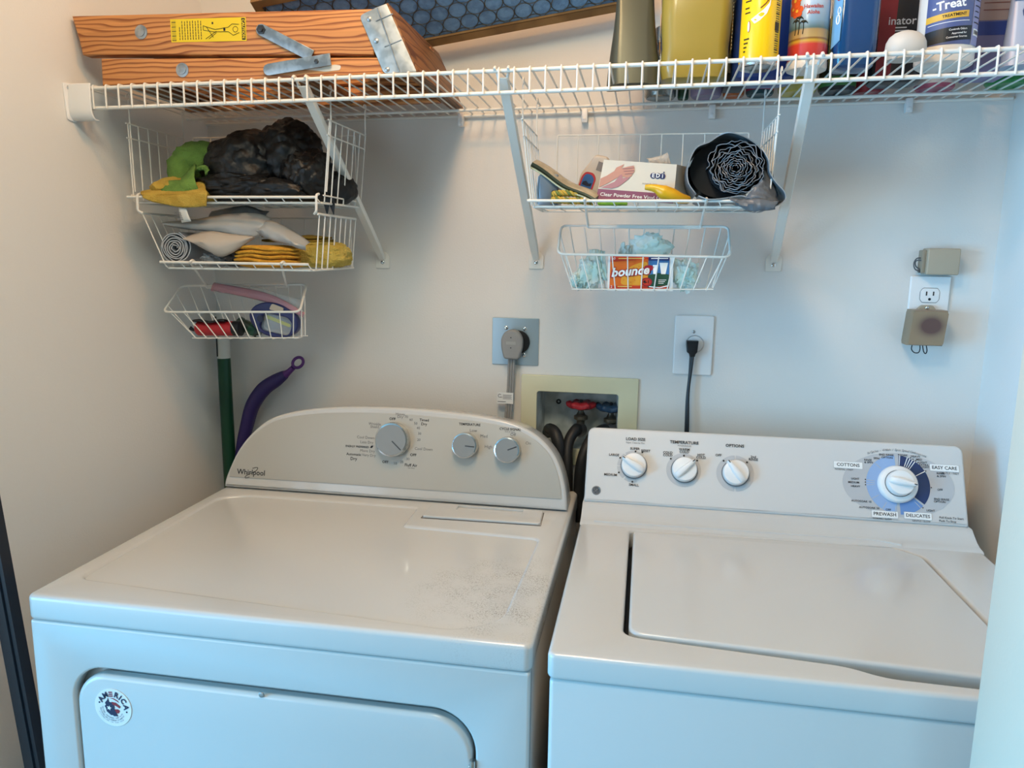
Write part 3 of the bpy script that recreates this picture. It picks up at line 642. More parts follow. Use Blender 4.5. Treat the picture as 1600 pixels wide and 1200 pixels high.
# ------------------------------------------------------------------ wire shelf
def zs(x): return 1.6850+.0142*x
def build_shelf():
    XL, XR = lw(-.36)+.012, 1.634
    t = thing('wire_shelf', (.8, -.18, 1.69), 'long white wire shelf across the closet with a laddered front lip', 'shelf')
    rod = lambda y, dz, r, x0=XL, x1=XR: MB().tube([(x0, y, zs(x0)+dz), (x1, y, zs(x1)+dz)], r, 10)
    rod(-.3600, .0000, .0033).build('front_rod', wire_m, t)
    rod(-.3600, -.0335, .0033).build('lip_rod', wire_m, t)
    rod(-.070, -.003, .0030, lw(-.07)+.004).build('rear_rod', wire_m, t)
    rod(-.008, -.003, .0030, lw(-.01)+.004).build('rear_rod', wire_m, t)
    m = MB()
    for k in range(-2, 64):
        x = .0362+k*.02502
        if x > XR-.01: break
        z = zs(x); y1 = -.006
        if x < lw(0)+.006: y1 = (x-.014)/.12 if x < .012 else -.02
        m.tube(fillet([(x, min(y1, -.006), z+.0015), (x, -.3643, z+.0042), (x, -.3643, z-.0355)], .004, 3), .0017, 6)
    m.build('cross_wires', wire_m, t)
    # moulded end bracket on the left wall
    e = MB(); xw = lw(-.36); zb = zs(0)
    e.plate(smooth_corner([(-.352, zb-.056), (-.372, zb-.054), (-.376, zb+.008), (-.352, zb+.010), (-.345, zb-.008)], (.006, .006, .004, .006, .004)), .003, lambda a_, b_, c_=0: Vector((lw(a_)+c_, a_, b_)), bevel=.0008)
    e.build('end_bracket_flange', plastic_w, t)
    e = MB(); W_ = .046
    prof = smooth_path([(-.3675, zb+.006, 0), (-.3685, zb-.010, 0), (-.3690, zb-.030, 0), (-.3675, zb-.044, 0), (-.361, zb-.0525, 0), (-.350, zb-.0535, 0)], 5)
    o = [(p.x, p.y) for p in prof]+[(p.x+.0028, p.y+.0022) for p in prof[::-1]]
    e.plate(o, W_, lambda a_, b_, c_=0: Vector((xw+c_, a_, b_)), bevel=.0007); e.build('end_bracket', plastic_w, t)
    s_ = MB(); p = Vector((lw(-.366)+.0032, -.366, zb+.001)); screw(s_, p, .0042, nrm=(1, 0, 0)); s_.build('bracket_screw', chrome, t)
    for x in (.588, .845, 1.095, 1.455):
        c = MB().box(x-.006, x+.006, -.016, -.0005, zs(x)-.024, zs(x)+.003, r=.002); screw(c, (x, -.016, zs(x)-.017), .0035); c.build('wall_clip', plastic_w, t)
build_shelf()
def brace(lbl, xf, zf, xt):
    zt = zs(xt)
    t = thing('shelf_brace', (xf, 0, zf), lbl, 'shelf bracket', 'diagonal shelf braces')
    m = MB(); p0 = Vector((xf, -.006, zf-.003)); p1 = Vector((xt, -.352, zt-.008)); d = (p1-p0).normalized(); u = Vector((1, 0, 0)); u = (u-d*u.dot(d)).normalized(); n = u.cross(d)
    if n.y > 0: n = -n
    L_ = (p1-p0).length; w = .0085
    prof = [(-w, -.006), (-w, .001), (-w*.8, .0035), (w*.8, .0035), (w, .001), (w, -.006), (w*.78, -.006), (w*.78, .0005), (-w*.78, .0005), (-w*.78, -.006)]
    m.loft([[p0+d*s_+u*a_*k+n*b_*k for a_, b_ in prof] for s_, k in ((0, .75), (.02, .9), (.04, 1), (L_*.9, 1), (L_, 1))]); m.build('bar', wire_m, t, sharp=35)
    f = MB(); f.plate(smooth_corner([(xf-.0155, zf-.0235), (xf+.0155, zf-.0235), (xf+.0160, zf+.003), (xf+.008, zf+.0125), (xf-.008, zf+.0125), (xf-.0160, zf+.003)], (.002,)*6), .0035, FRONT(0), bevel=.001); f.build('foot_plate', wire_m, t)
    s_ = MB(); screw(s_, (xf, -.0035, zf-.0105), .0042); s_.build('screw', chrome, t)
    for sg in (-1, 1):
        c = MB(); c.tube(fillet([(xt+sg*.007, -.350, zt-.012), (xt+sg*.010, -.353, zt+.003), (xt+sg*.011, -.361, zt+.0062), (xt+sg*.011, -.3655, zt+.001)], .003), .0024, 8); c.build('rod_hook', wire_m, t)
brace('diagonal white shelf brace crossing in front of the black garbage bag basket', .4105, 1.3975, .398)
brace('diagonal white shelf brace between the two columns of hanging baskets', .7505, 1.4020, .741)
brace('diagonal white shelf brace beside the big charcoal roll of bags', 1.2325, 1.4045, 1.214)

# ------------------------------------------------------------------ hanging baskets
WR, GR = .0021, .0011
def cubby(lbl, group, XL, XR, XLt, XRt, zb, zt, yF, yB, backx, side_n, hook_to=None, zl=None, low=None, gap_front=None):
    """open-fronted wire basket hung under the shelf: floor, two side panels, back panel"""
    t = thing('wire_basket', ((XL+XR)/2, (yF+yB)/2, zb), lbl, 'wire basket', group)
    fr = MB()
    fr.tube(fillet([(XL-.004, yB, zb+.003), (XL+.004, yF+.004, zb), (XR-.004, yF+.004, zb), (XR+.002, yB, zb+.003)], .008), WR, 8)
    fr.tube([(XL-.006, yF-.004, zl), (XR-.010, yF-.004, zl)], WR*1.15, 8)
    fr.tube([(XL, yB, zb+.003), (XR, yB, zb+.003)], WR, 8)
    fr.build('floor_frame', wire_m, t)
    g = MB(); n = int((XR-XL)/.034)
    for k in range(n+1):
        x = XL+.006+(XR-XL-.012)*k/n; g.tube(fillet([(x-.005, yF-.004, zl), (x, yF+.002, zb), (x, yB, zb+.003)], .004), GR, 6)
    g.tube([(XL, (yF+yB)/2, zb+.0025), (XR, (yF+yB)/2, zb+.0025)], GR, 6); g.build('floor_wires', wire_m, t)
    for side, xb, xt in (('left', XL, XLt), ('right', XR, XRt)):
        s_ = MB()
        for k in range(side_n):
            q = k/(side_n-1); y = yF+.006+(yB-yF-.006)*q; s_.tube([(xb, y, zb+.002), (xt, y, zt)], GR*1.15, 6)
        lx = lambda z: xb+(xt-xb)*(z-zb)/(zt-zb)
        for z in ((zt, zt-.026, zb+.013) if hook_to else (zt,)):
            s_.tube([(lx(z), yF+(.0 if hook_to else -.002), z), (lx(z), yB, z)], GR*1.3 if hook_to else WR*1.1, 6)
        s_.build('side_panel', wire_m, t)
        if hook_to:
            for y in (yF+.012, yB):
                zh = hook_to(xt); h = MB(); h.tube(fillet([(lx(zb+.02), y, zb+.02), (xt, y, zt), (xt, y, zh-.0065)], .01)+[(xt, y+.0055*math.sin(R(q)), zh-.001-.0055*math.cos(R(q))) for q in range(10, 300, 20)], GR*1.3, 6)
                h.build('hanger', wire_m, t)
        else:
            yh = yF-.007; h = MB()
            h.tube(fillet([(xt+(.006 if side == 'left' else -.006), yF-.002, zt), (xt, yh, zt+.004), (xt+.001, yh, low+.004), (xt+.001, yh+.010, low+.006)], .006), WR*1.15, 8)
            h.build('hanger', wire_m, t)
    b = MB(); bx0, bx1 = backx; nb = 9 if hook_to else 6
    b.tube(fillet([(bx0, yB, zb+.003), (bx0, yB, zt), (bx1, yB, zt), (bx1, yB, zb+.003)], .003), GR*1.3, 6)
    for k in range(1, nb): b.tube([(bx0+(bx1-bx0)*k/nb, yB, zb+.003), (bx0+(bx1-bx0)*k/nb, yB, zt)], GR, 6)
    b.build('back_panel', wire_m, t)
cubby('wire basket hung under the ladder, holding black bags and coloured cloths', 'open wire baskets', .026, .406, .024, .420, 1.494, 1.6365, -.30, -.12, (.045, .398), 7, hook_to=zs, zl=1.5035)
cubby('wire basket hung under the shelf, holding the glove box and charcoal roll', 'open wire baskets', .7825, 1.1725, .7640, 1.1790, 1.4885, 1.632, -.30, -.12, (.804, 1.155), 7, hook_to=zs, zl=1.4980)
cubby('wire basket hooked under the black garbage bag basket, full of plastic bags', 'open wire baskets', .085, .3865, .042, .396, 1.3735, 1.4745, -.30, -.12, (.085, .385), 8, zl=1.3845, low=1.5035)
def trough(lbl, name_group, BX, BZ, BY, FX, FZ, FY, QX, QZ, QY, n, legs):
    """shallow wire trough: BX/BZ/BY back rim, F front rim, Q bottom"""
    t = thing('wire_trough', ((BX[0]+BX[1])/2, FY, QZ[0]), lbl, 'wire basket', name_group)
    rim = fillet([((BX[0]+BX[1])/2, BY, (BZ[0]+BZ[1])/2), (BX[1], BY, BZ[1]), (FX[1], FY, FZ[1]), (FX[0], FY, FZ[0]), (BX[0], BY, BZ[0]), ((BX[0]+BX[1])/2-.001, BY, (BZ[0]+BZ[1])/2)], .014, 5)
    MB().tube(rim, WR*1.1, 8, closed=True).build('rim', wire_m, t)
    g = MB(); L = lambda A, q: A[0]+(A[1]-A[0])*q
    yb, yf = QY
    for k in range(n):
        q = (k+.55)/n
        g.tube(fillet([(L(BX, q), BY, L(BZ, q)), (L(QX, q), yb, L(QZ, q)), (L(QX, q)-.002, yf, L(QZ, q)), (L(FX, q), FY, L(FZ, q))], .006), GR, 6)
    for j, xq in ((0, 0), (1, 1)):
        for f in (.3, .75):
            y_ = BY+(FY-BY)*f; z_ = BZ[j]+(FZ[j]-BZ[j])*f; x_ = BX[j]+(FX[j]-BX[j])*f
            g.tube([(x_, y_, z_), (QX[j], yb+(yf-yb)*f, QZ[j]+.004)], GR, 6)
    for y_ in (yb, yf): g.tube([(QX[0], y_, QZ[0]+.0022), (QX[1], y_, QZ[1]+.0022)], GR, 6)
    g.build('basket_wires', wire_m, t)
    h = MB()
    for (p, q_) in legs:
        p = Vector(p); q_ = Vector(q_); h.tube(fillet([p+Vector((0, .012, -.003)), p+Vector((0, .004, .0045)), p+Vector((0, -.007, .001)), q_+Vector((0, -.003, .0)), q_+Vector((0, .0, -.006))], .006), WR*1.1, 8)
    h.tube([Vector(legs[0][1])+Vector((0, 0, -.006)), Vector(legs[1][1])+Vector((0, 0, -.006))], WR, 8)
    h.build('hanger', wire_m, t)
trough('small wire trough holding a red cylinder and a zip bag', 'small wire troughs', (.039, .314), (1.3345, 1.3435), -.18, (.041, .331), (1.2855, 1.2935), -.25, (.094, .322), (1.232, 1.240), (-.20, -.238), 10, [((.145, -.304, 1.3850), (.0955, -.179, 1.338)), ((.3265, -.304, 1.3850), (.271, -.179, 1.343))])
trough('small wire trough holding the orange dryer sheet box', 'small wire troughs', (.820, 1.125), (1.4630, 1.4630), -.16, (.821, 1.1255), (1.4095, 1.4080), -.22, (.848, 1.100), (1.344, 1.349), (-.172, -.214), 11, [((.8745, -.304, 1.4985), (.870, -.160, 1.466)), ((1.0730, -.304, 1.4985), (1.0755, -.160, 1.466))])

# ------------------------------------------------------------------ things lying on the shelf
def survey():
    ya, pi, ro = 0.1720, -0.1676, 0.0142
    f = Vector((-math.sin(ya)*math.cos(pi), math.cos(ya)*math.cos(pi), math.sin(pi))); r = Vector((math.cos(ya), math.sin(ya), 0)); u = r.cross(f)
    return f, r*math.cos(ro)+u*math.sin(ro), -r*math.sin(ro)+u*math.cos(ro), Vector((0.981, -1.606, 1.4042))
SV = survey()
def at(u, v, y):
    """world point at depth y of a spot measured at u, v in the photograph (fixed survey, used for soft irregular things)"""
    f, r, up, o = SV; d = f*1178.97+r*(u-800)+up*(600-v)
    return o+d*((y-o.y)/d.y)
def build_ladder():
    wx = wood('fir_wood', 'x', '#8f4e22', '#cf8d50'); wy = wood('fir_wood_board', 'y', '#5f3a20', '#8c6038')
    yF = -.3525; th = .027
    t = thing('step_ladder', (.28, -.2, zs(.28)+.004), 'folded wooden step ladder lying on its side on the wire shelf', 'ladder')
    fl = lambda x: zs(x)+.0048
    up = [(-.0285, 1.8085), (-.018, 1.769), (-.013, 1.7435), (.524, 1.7275), (.546, 1.7985)]
    lo = [(.0225, 1.7365), (.0215, fl(.02)), (.560, fl(.56)), (.545, 1.7235)]
    P = lambda y: (lambda a_, b_, c=0: Vector((a_, y-c, b_)))
    for y, nm in ((yF+th, 'near'), (-.100, 'far')):
        MB().plate([(x+(.012 if y > -.2 else 0), z) for x, z in up], th, P(y), bevel=.003).build('rail', wx, t)
        MB().plate([(x+(.012 if y > -.2 else 0), z) for x, z in lo], th, P(y), bevel=.003).build('rear_rail', wx, t)
    for x0, x1, z0, z1 in ((.075, .175, 1.752, 1.770), (.265, .365, 1.748, 1.766), (.44, .52, 1.744, 1.762)):
        MB().box(x0, x1, yF+th+.001, -.102-th, z0, z1, r=.002).build('tread', wy, t)
    for x0, x1 in ((.06, .10), (.36, .40)): MB().box(x0, x1, yF+th+.001, -.102-th, fl(x1), fl(x1)+.018, r=.002).build('rear_crosspiece', wy, t)
    cap = [(.5335, 1.8010), (.5495, 1.8070), (.6015, fl(.6)), (.5735, fl(.6))]
    MB().plate(cap, .312, P(-.040), bevel=.002).build('top_cap', wy, t)
    g = steel
    b = MB(); b.plate(smooth_corner([(.5015, 1.7885), (.5325, 1.8005), (.5480, 1.8050), (.5985, 1.6985), (.5425, 1.6975)], (.008, .001, .002, .004, .006)), .0016, P(yF-.0002), bevel=.0004)
    b.build('corner_bracket', mat('zinc_plate', '#c2c2bd', .4, .75, bump=(80, .15, .001), var=('#a3a49f', 45)), t)
    b = MB()
    b.tube([P(yF-.0022)(.5330, 1.7985), P(yF-.0022)(.5690, 1.6995)], .0013, 6)
    for dz in (0, .040): b.tube([P(yF-.0020)(.5300+dz*.36, 1.7790-dz, 0), P(yF-.0020)(.5590+dz*.36, 1.7890-dz, 0)], .0011, 6)
    b.build('bracket_creases', g, t)
    for x, z in ((.5185, 1.7825), (.5300, 1.7485), (.5480, 1.7035)):
        MB().lathe([(.0040, 0), (.0038, .0012), (.002, .0024)], lambda a_, b_, h=0, x=x, z=z: Vector((x+a_, yF-.0018-h, z+b_)), 16).build('rivet', g, t)
    def bar(p, q, w, y):
        p = Vector((p[0], p[1], 0)); q = Vector((q[0], q[1], 0)); d = (q-p).normalized(); n_ = Vector((-d.y, d.x, 0))
        pts = [p+n_*w+d*0, p-n_*w]
        o = [p+n_*w*math.cos(R(a_))-d*w*math.sin(R(a_)) for a_ in range(0, 181, 30)]+[q-n_*w, q+n_*w]
        return MB().plate([(v.x, v.y) for v in o], .0030, P(y), bevel=.0006)
    bar((.3290, 1.7725), (.4180, 1.7285), .0095, yF-.0005).build('spreader_arm', g, t)
    s2 = bar((.3410, 1.7080), (.4520, 1.7215), .0095, yF-.0040); s2.build('spreader_arm', g, t)
    for x, z, r_ in ((.3290, 1.7725, .005), (.4275, 1.7185, .004)):
        MB().lathe([(r_*1.6, 0), (r_*1.6, .0012), (r_, .0016), (r_, .0045), (r_*.6, .005)], lambda a_, b_, h=0, x=x, z=z: Vector((x+a_, yF-.0036-h, z+b_)), 6).build('bolt', mat('dark_bolt', '#4c4d4e', .4, .8), t)
    for x, z in ((.1045, 1.7770), (.1785, 1.7130)):
        MB().lathe([(.0118, 0), (.0118, .001), (.0075, .0014), (.0072, .0028), (.003, .0032)], lambda a_, b_, h=0, x=x, z=z: Vector((x+a_, yF-h, z+b_)), 24).build('washer_bolt', g, t)
    MB().plate(smooth_corner([(.398, 1.7085), (.430, 1.7095), (.455, 1.7145), (.468, 1.7125), (.466, 1.7055), (.440, 1.7035)], (.004,)*6), .0004, P(yF-.0002)).build('paint_smear', mat('old_white_paint', '#d8d0c0', .6), t)
    # caution label
    l = MB().plate([(.1610, 1.7585), (.3005, 1.7565), (.3005, 1.7940), (.1610, 1.7955)], .0004, P(yF-.0001)).build('caution_label', mat('label_yellow', '#e3c51e', .5), t)
    m = MB(); Q = lambda a_, b_, h=0: P(yF-.0006)(a_, b_, h*.3)
    m.plate([(.2925, 1.7585), (.2990, 1.7583), (.2990, 1.7925), (.2925, 1.7927)], .0002, Q)
    for i in range(14): m.plate([(.163, 1.7605+i*.0024), (.171, 1.7605+i*.0024), (.171, 1.7605+i*.0024+.0005+.0007*(i % 3 == 0)), (.163, 1.7605+i*.0024+.0005+.0007*(i % 3 == 0))], .0002, Q)
    for i in range(9):
        x = .177+i*.0050; n_ = 7 if i else 5
        for k in range(n_):
            z0 = 1.7615+k*.0044; m.plate([(x, z0), (x+.0013, z0), (x+.0013, z0+.0032+.0008*((i+k) % 2)), (x, z0+.0032+.0008*((i+k) % 2))], .0002, Q)
    for a_, b_ in (((.222, 1.783), (.245, 1.776)), ((.222, 1.776), (.245, 1.772)), ((.226, 1.762), (.246, 1.7735)), ((.232, 1.762), (.246, 1.771)), ((.222, 1.783), (.222, 1.776)), ((.228, 1.781), (.240, 1.764)), ((.245, 1.7765), (.268, 1.779)), ((.245, 1.7725), (.268, 1.772)), ((.268, 1.779), (.275, 1.784)), ((.268, 1.772), (.277, 1.766)), ((.275, 1.784), (.288, 1.783)), ((.277, 1.766), (.288, 1.770))):
        m.tube([Q(*a_, .001), Q(*b_, .001)], .0004, 4)
    m.tube([Q(.281+.0045*math.cos(R(q)), 1.7755+.0045*math.sin(R(q)), .001) for q in range(0, 360, 30)], .0004, 4, closed=True)
    m.plate(rrect(.2590, .2625, 1.7735, 1.7790, .0005, 1), .0002, Q); m.plate(rrect(.2380, .2410, 1.7850, 1.7885, .0005, 1), .0002, Q)
    m2 = MB().text('CAUTION', Q, width=.030, x=.2958, y=1.7755, rot=R(-90), h=.002, bold=.03)
    m.build('label_print', black, l, flat=True); m2.build('label_heading', mat('label_yellow', '#e3c51e', .5), l, flat=True)
build_ladder()

def build_filter():
    FL = Vector((.235, -.050, 1.7740)); ux = Vector((1, 0, .141)).normalized(); uy = Vector((0, -.155, .0835)).normalized(); n = uy.cross(ux)
    if n.y > 0: n = -n
    Q = lambda x, y, h=0: FL+ux*x+uy*y+n*h
    t = thing('air_filter', tuple(FL), 'blue round-patterned air filter in a brown cardboard frame, propped behind the wooden ladder', 'air filter')
    card = mat('brown_cardboard', '#9c7748', .75, var=('#86633a', 14)); L_, H_ = .74, .186
    MB().plate([(0, 0), (L_, 0), (L_, H_), (0, H_)], .026, Q, holes=[[(.016, .021), (L_-.016, .021), (L_-.016, H_-.016), (.016, H_-.016)]], base=-.026, bevel=.0008).build('cardboard_frame', card, t)
    MB().plate([(.010, .010), (L_-.010, .010), (L_-.010, H_-.010), (.010, H_-.010)], .010, Q, base=-.0150).build('filter_media', mat('blue_fibre', '#7ba3cb', .9, bump=(180, .6, .003), var=('#6a90b8', 60)), t)
    g = MB(); p = .0355; r_ = p/2*.98
    for j in range(-1, 7):
        for i in range(-1, 22):
            cx, cy = .02+i*p+(p/2 if j % 2 else 0), .012+j*p*.866
            pts = []
            for q in range(0, 360, 20):
                x, y = cx+r_*math.cos(R(q)), cy+r_*math.sin(R(q))
                pts.append((x, y))
            if all(.012 < x < L_-.012 and .0205 < y < H_-.012 for x, y in pts): g.tube([Q(x, y, -.0042) for x, y in pts], .0009, 4, closed=True)
            else:
                run = []
                for x, y in pts+pts[:1]:
                    if .012 < x < L_-.012 and .0205 < y < H_-.012: run.append((x, y))
                    else:
                        if len(run) > 2: g.tube([Q(x_, y_, -.0042) for x_, y_ in run], .0009, 4)
                        run = []
                if len(run) > 2: g.tube([Q(x_, y_, -.0042) for x_, y_ in run], .0009, 4)
    g.build('metal_grid', mat('tarnished_wire', '#5a5a55', .5, .5), t)
    c = MB(); c.tube([Q(.004+i*.0022, -.0006, -.0035+.0012*(i % 2)) for i in range(int(.73/.0022))], .0007, 4); c.tube([Q(.004+i*.0022, .0195, .0004+.0008*(i % 2)) for i in range(int(.73/.0022))], .0006, 4)
    c.build('corrugated_edge', mat('dark_cardboard', '#5d4326', .8), t)
build_filter()

def cyl(cx, cy, n=40): return lambda a_, b_, h=0: Vector((cx+a_, cy+b_, h))
def onc(cx, cy, r, a0=-90):
    """drawing wrapped on a can: x runs along the girth from direction a0 (degrees), y is height"""
    return lambda x, y, h=0: Vector((cx+(r+h)*math.cos(R(a0)+x/r), cy+(r+h)*math.sin(R(a0)+x/r), y))
def rl(cx, cy, secs, n=5, rot=0):
    out = []; c, s_ = math.cos(rot), math.sin(rot)
    for z, hx, hy, r_ in secs: out.append([Vector((cx+x*c-y*s_, cy+x*s_+y*c, z)) for x, y in rrect(-hx, hx, -hy, hy, min(r_, hx*.99, hy*.99), n)])
    return out
def shelf_things():
    Z = lambda x: zs(x)+.0042
    # dull silver-green pouch
    z = Z(.945)
    t = thing('stand_up_pouch', (.945, -.205, z), 'dull olive-silver stand-up pouch on the shelf next to the big yellow jug', 'pouch')
    secs = []
    for k in range(15):
        q = k/14; zz = z+.195*q; hx = .0465-.020*q**.9; hy = max(.028*(1-q)**.7, .0015)
        hx += .0035*math.sin(q*9)*.2
        ring = []
        for x, y in rrect(-hx, hx, -hy, hy, min(hx, hy)*.9, 6):
            ring.append(Vector((.9445+x-.002*q, -.200+y-.004*math.sin(x*160)*(.4+q)*.5, zz+(.006*math.cos(x*40)-.006 if k == 0 else 0))))
        secs.append(ring)
    MB().loft(secs).build('pouch_body', mat('olive_foil', '#57594c', .38, .5), t)
    MB().box(.922, .966, -.2025, -.1990, z+.190, z+.215, r=.001).build('sealed_top', mat('olive_foil', '#57594c', .38, .5), t)
    # yellow cleaner jug
    z = Z(1.047)
    t = thing('cleaner_jug', (1.047, -.19, z), 'big yellow jug of liquid cleaner beside the olive-silver pouch', 'jug')
    jug = mat('yellow_translucent_jug', '#bba64a', .28, trans=.35, coat=.3)
    MB().loft(rl(1.047, -.185, [(z, .046, .036, .02), (z+.004, .054, .043, .024), (z+.02, .0575, .046, .024), (z+.055, .0555, .045, .024), (z+.10, .0585, .047, .024), (z+.17, .0590, .047, .026), (z+.20, .050, .040, .026), (z+.225, .024, .022, .02), (z+.25, .018, .018, .0175)], 7)).build('jug_body', jug, t)
    MB().lathe([(.0205, 0), (.0205, .026), (.018, .028)], lambda a_, b_, h=0: Vector((1.047+a_, -.185+b_, z+.246+h)), 24).build('cap', mat('cap_blue', '#27448f', .4), t)
    lb = MB(); lb.loft(rl(1.047, -.185, [(z+.045, .0562, .030, .012), (z+.165, .0598, .031, .012)], 5), cap=False); lb.build('side_label', mat('label_blue', '#27376b', .4), t)
    m = MB()
    for x_, sg in ((-.0575, -1), (.0575, 1)):
        F_ = lambda a_, b_, h=0, sg=sg: Vector((1.047+sg*(.0592+h), -.185+a_, z+b_))
        m.plate(circ(-.012, .094, .013, 24, .020), .0006, F_); m.plate(circ(-.008, .066, .010, 24, .018), .0006, F_)
    m.build('orange_label_art', mat('label_orange', '#d99a2b', .4), t)
    m = MB()
    for i in range(16): m.box(1.1062, 1.1066, -.214+.001*(i % 2), -.207, z+.05+i*.006, z+.0525+i*.006)
    m.build('label_print', mat('pale_print', '#d8d2b4', .5), t, flat=True)
    # slim black-and-tan box behind
    z = Z(1.112)
    t = thing('slim_carton', (1.117, -.125, z), 'slim black carton with tan printed side standing between the yellow jug and yellow can', 'carton')
    MB().box(1.103, 1.136, -.165, -.105, z, z+.20, r=.001).build('carton', mat('carton_black', '#17171a', .45), t)
    F_ = FRONT(-.1653); m = MB().plate([(1.1075, z+.022), (1.136, z+.022), (1.136, z+.195), (1.1075, z+.195)], .0003, F_).build('printed_side', mat('carton_tan', '#9a8f7c', .5), t)
    m2 = MB(); [m2.box(1.110, 1.121+.004*(i % 3), -.1662, -.1657, z+.03+i*.0065, z+.032+i*.0065) for i in range(24)]
    m2.build('fine_print', grayp, m, flat=True)
    # yellow spray can
    x, y, r_ = 1.1435, -.278, .0303; z = Z(x)
    t = thing('spray_can', (x, y, z), 'bright yellow spray can with a white swoosh and barcode', 'spray can')
    MB().lathe([(.020, .003), (.024, .0035), (.027, .0006), (r_*.98, .0015), (r_*1.02, .004), (r_*1.0, .008)], lambda a_, b_, h=0: Vector((x+a_, y+b_, z+h)), 40).build('bottom_rim', mat('tin', '#b9bcbd', .25, .9), t)
    c = MB().lathe([(r_*.985, .0075), (r_, .010), (r_, .150), (r_*.93, .158), (r_*.6, .166), (r_*.55, .170)], lambda a_, b_, h=0: Vector((x+a_, y+b_, z+h)), 48).build('can_body', mat('can_yellow', '#f2c80c', .3, coat=.3), t)
    MB().lathe([(.014, .168), (.014, .182), (.008, .19)], lambda a_, b_, h=0: Vector((x+a_, y+b_, z+h)), 24).build('nozzle', mat('cap_red', '#b3262a', .4), t)
    W_ = onc(x, y, r_+.0003, -92); m = MB()
    sw = [(-.012, z+.062), (-.004, z+.066), (.006, z+.076), (.0105, z+.088), (.0115, z+.098), (.008, z+.090), (.000, z+.081), (-.010, z+.074), (-.018, z+.069)]
    m.plate(sw, .0003, W_, mi=1)
    m.tube([W_(a_, b_, .0006) for a_, b_ in ((-.004, z+.084), (.003, z+.090), (.008, z+.097), (.0115, z+.105))], .0006, 4, mi=2)
    m.plate(circ(-.021, z+.059, .0025, 16, .0085), .0003, W_, mi=2); m.plate(circ(-.0213, z+.059, .0018, 16, .0075), .0003, W_, base=.0002, mi=1)
    for i, (wd, b_) in enumerate(((.010, .120), (.012, .112), (.009, .104), (.011, .096), (.008, .086), (.010, .079))): m.plate([(-.030, z+b_), (-.030+wd, z+b_), (-.030+wd, z+b_+.002), (-.030, z+b_+.002)], .0003, W_)
    for i, b_ in enumerate((.040, .034, .028, .022)): m.plate([(-.0295, z+b_), (-.0295+.010-.002*i, z+b_), (-.0295+.010-.002*i, z+b_+.0022), (-.0295, z+b_+.0022)], .0003, W_)
    for i in range(26):
        b_ = z+.020+i*.0033; w_ = .0018 if i % 4 == 1 else .0009
        m.plate([(.0225, b_), (.0310, b_), (.0310, b_+w_), (.0225, b_+w_)], .0003, W_)
    m.plate([(.0215, z+.052), (.0315, z+.052), (.0315, z+.065), (.0215, z+.065)], .0003, W_)
    m.tube([W_(.0265+.0022*math.cos(R(q)), z+.112+.0022*math.sin(R(q)), .0006) for q in range(0, 360, 30)], .0005, 4, closed=True)
    m.build('can_print', [mat('dark_brown_print', '#3a2c10', .5), whitep, mat('print_red_brown', '#8c2f14', .5)], c, flat=True)
    # navy bottle behind the can
    z = Z(1.165)
    t = thing('bleach_bottle', (1.165, -.17, z), 'dark navy-blue bottle standing behind the bright yellow spray can', 'bottle')
    MB().loft(rl(1.1655, -.165, [(z, .044, .030, .02), (z+.006, .0535, .036, .022), (z+.03, .0545, .037, .022), (z+.13, .0535, .037, .022), (z+.17, .044, .032, .022), (z+.20, .018, .018, .0175)], 6)).build('bottle_body', mat('navy_bottle', '#1f3a78', .3, coat=.3), t)
    MB().lathe([(.019, .198), (.019, .222), (.016, .224)], lambda a_, b_, h=0: Vector((1.1655+a_, -.165+b_, z+h)), 24).build('cap', plastic_w, t)
    # air freshener can
    x, y, r_ = 1.2235, -.245, .0305; z = Z(x)
    t = thing('air_freshener_can', (x, y, z), 'air freshener can printed with a tropical beach scene and a red band', 'spray can')
    MB().lathe([(.026, .0), (r_*1.0, .002), (r_*1.03, .005), (r_*1.03, .014), (r_, .0155)], lambda a_, b_, h=0: Vector((x+a_, y+b_, z+h)), 40).build('bottom_cap', mat('cap_white', '#d9d6cf', .4), t)
    art = zramp('beach_art', [(0, '#b8322c'), (.16, '#c63a30'), (.20, '#c9a234'), (.225, '#7a4a1e'), (.24, '#b5975c'), (.32, '#a88a58'), (.34, '#4f6b6a'), (.42, '#7f9fb4'), (.62, '#a9c2d8'), (1, '#cfd9e2')], .0155, .150)
    c = MB().lathe([(r_*.99, .0150), (r_, .017), (r_, .150), (r_*.9, .158), (r_*.5, .166)], lambda a_, b_, h=0: Vector((x+a_, y+b_, z+h)), 48).build('can_body', art, t)
    MB().lathe([(.013, .164), (.013, .18), (.008, .186)], lambda a_, b_, h=0: Vector((x+a_, y+b_, z+h)), 24).build('nozzle', mat('cap_orange', '#d8802c', .4), t)
    W_ = onc(x, y, r_+.0003, -98); m = MB()
    m.text('Hawaiian', W_, width=.030, x=.004, y=z+.0925, bold=.02, mi=1); m.text('Aloha', W_, width=.019, x=.004, y=z+.0835, bold=.02, mi=1); m.text('MIST', W_, width=.0125, x=.003, y=z+.1045, bold=.03)
    rnd = random.Random(3)
    for cx_, cz_, s_ in ((-.0265, .104, .0105), (-.022, .088, .0095), (-.030, .092, .009)):
        for k in range(5):
            a_ = R(72*k+20); m.plate(circ(cx_+s_*.6*math.cos(a_), z+cz_+s_*.6*math.sin(a_), s_*.55, 12), .0003, W_, base=.0001*k, mi=2)
        m.plate(circ(cx_, z+cz_, s_*.25, 10), .0003, W_, base=.0008, mi=3)
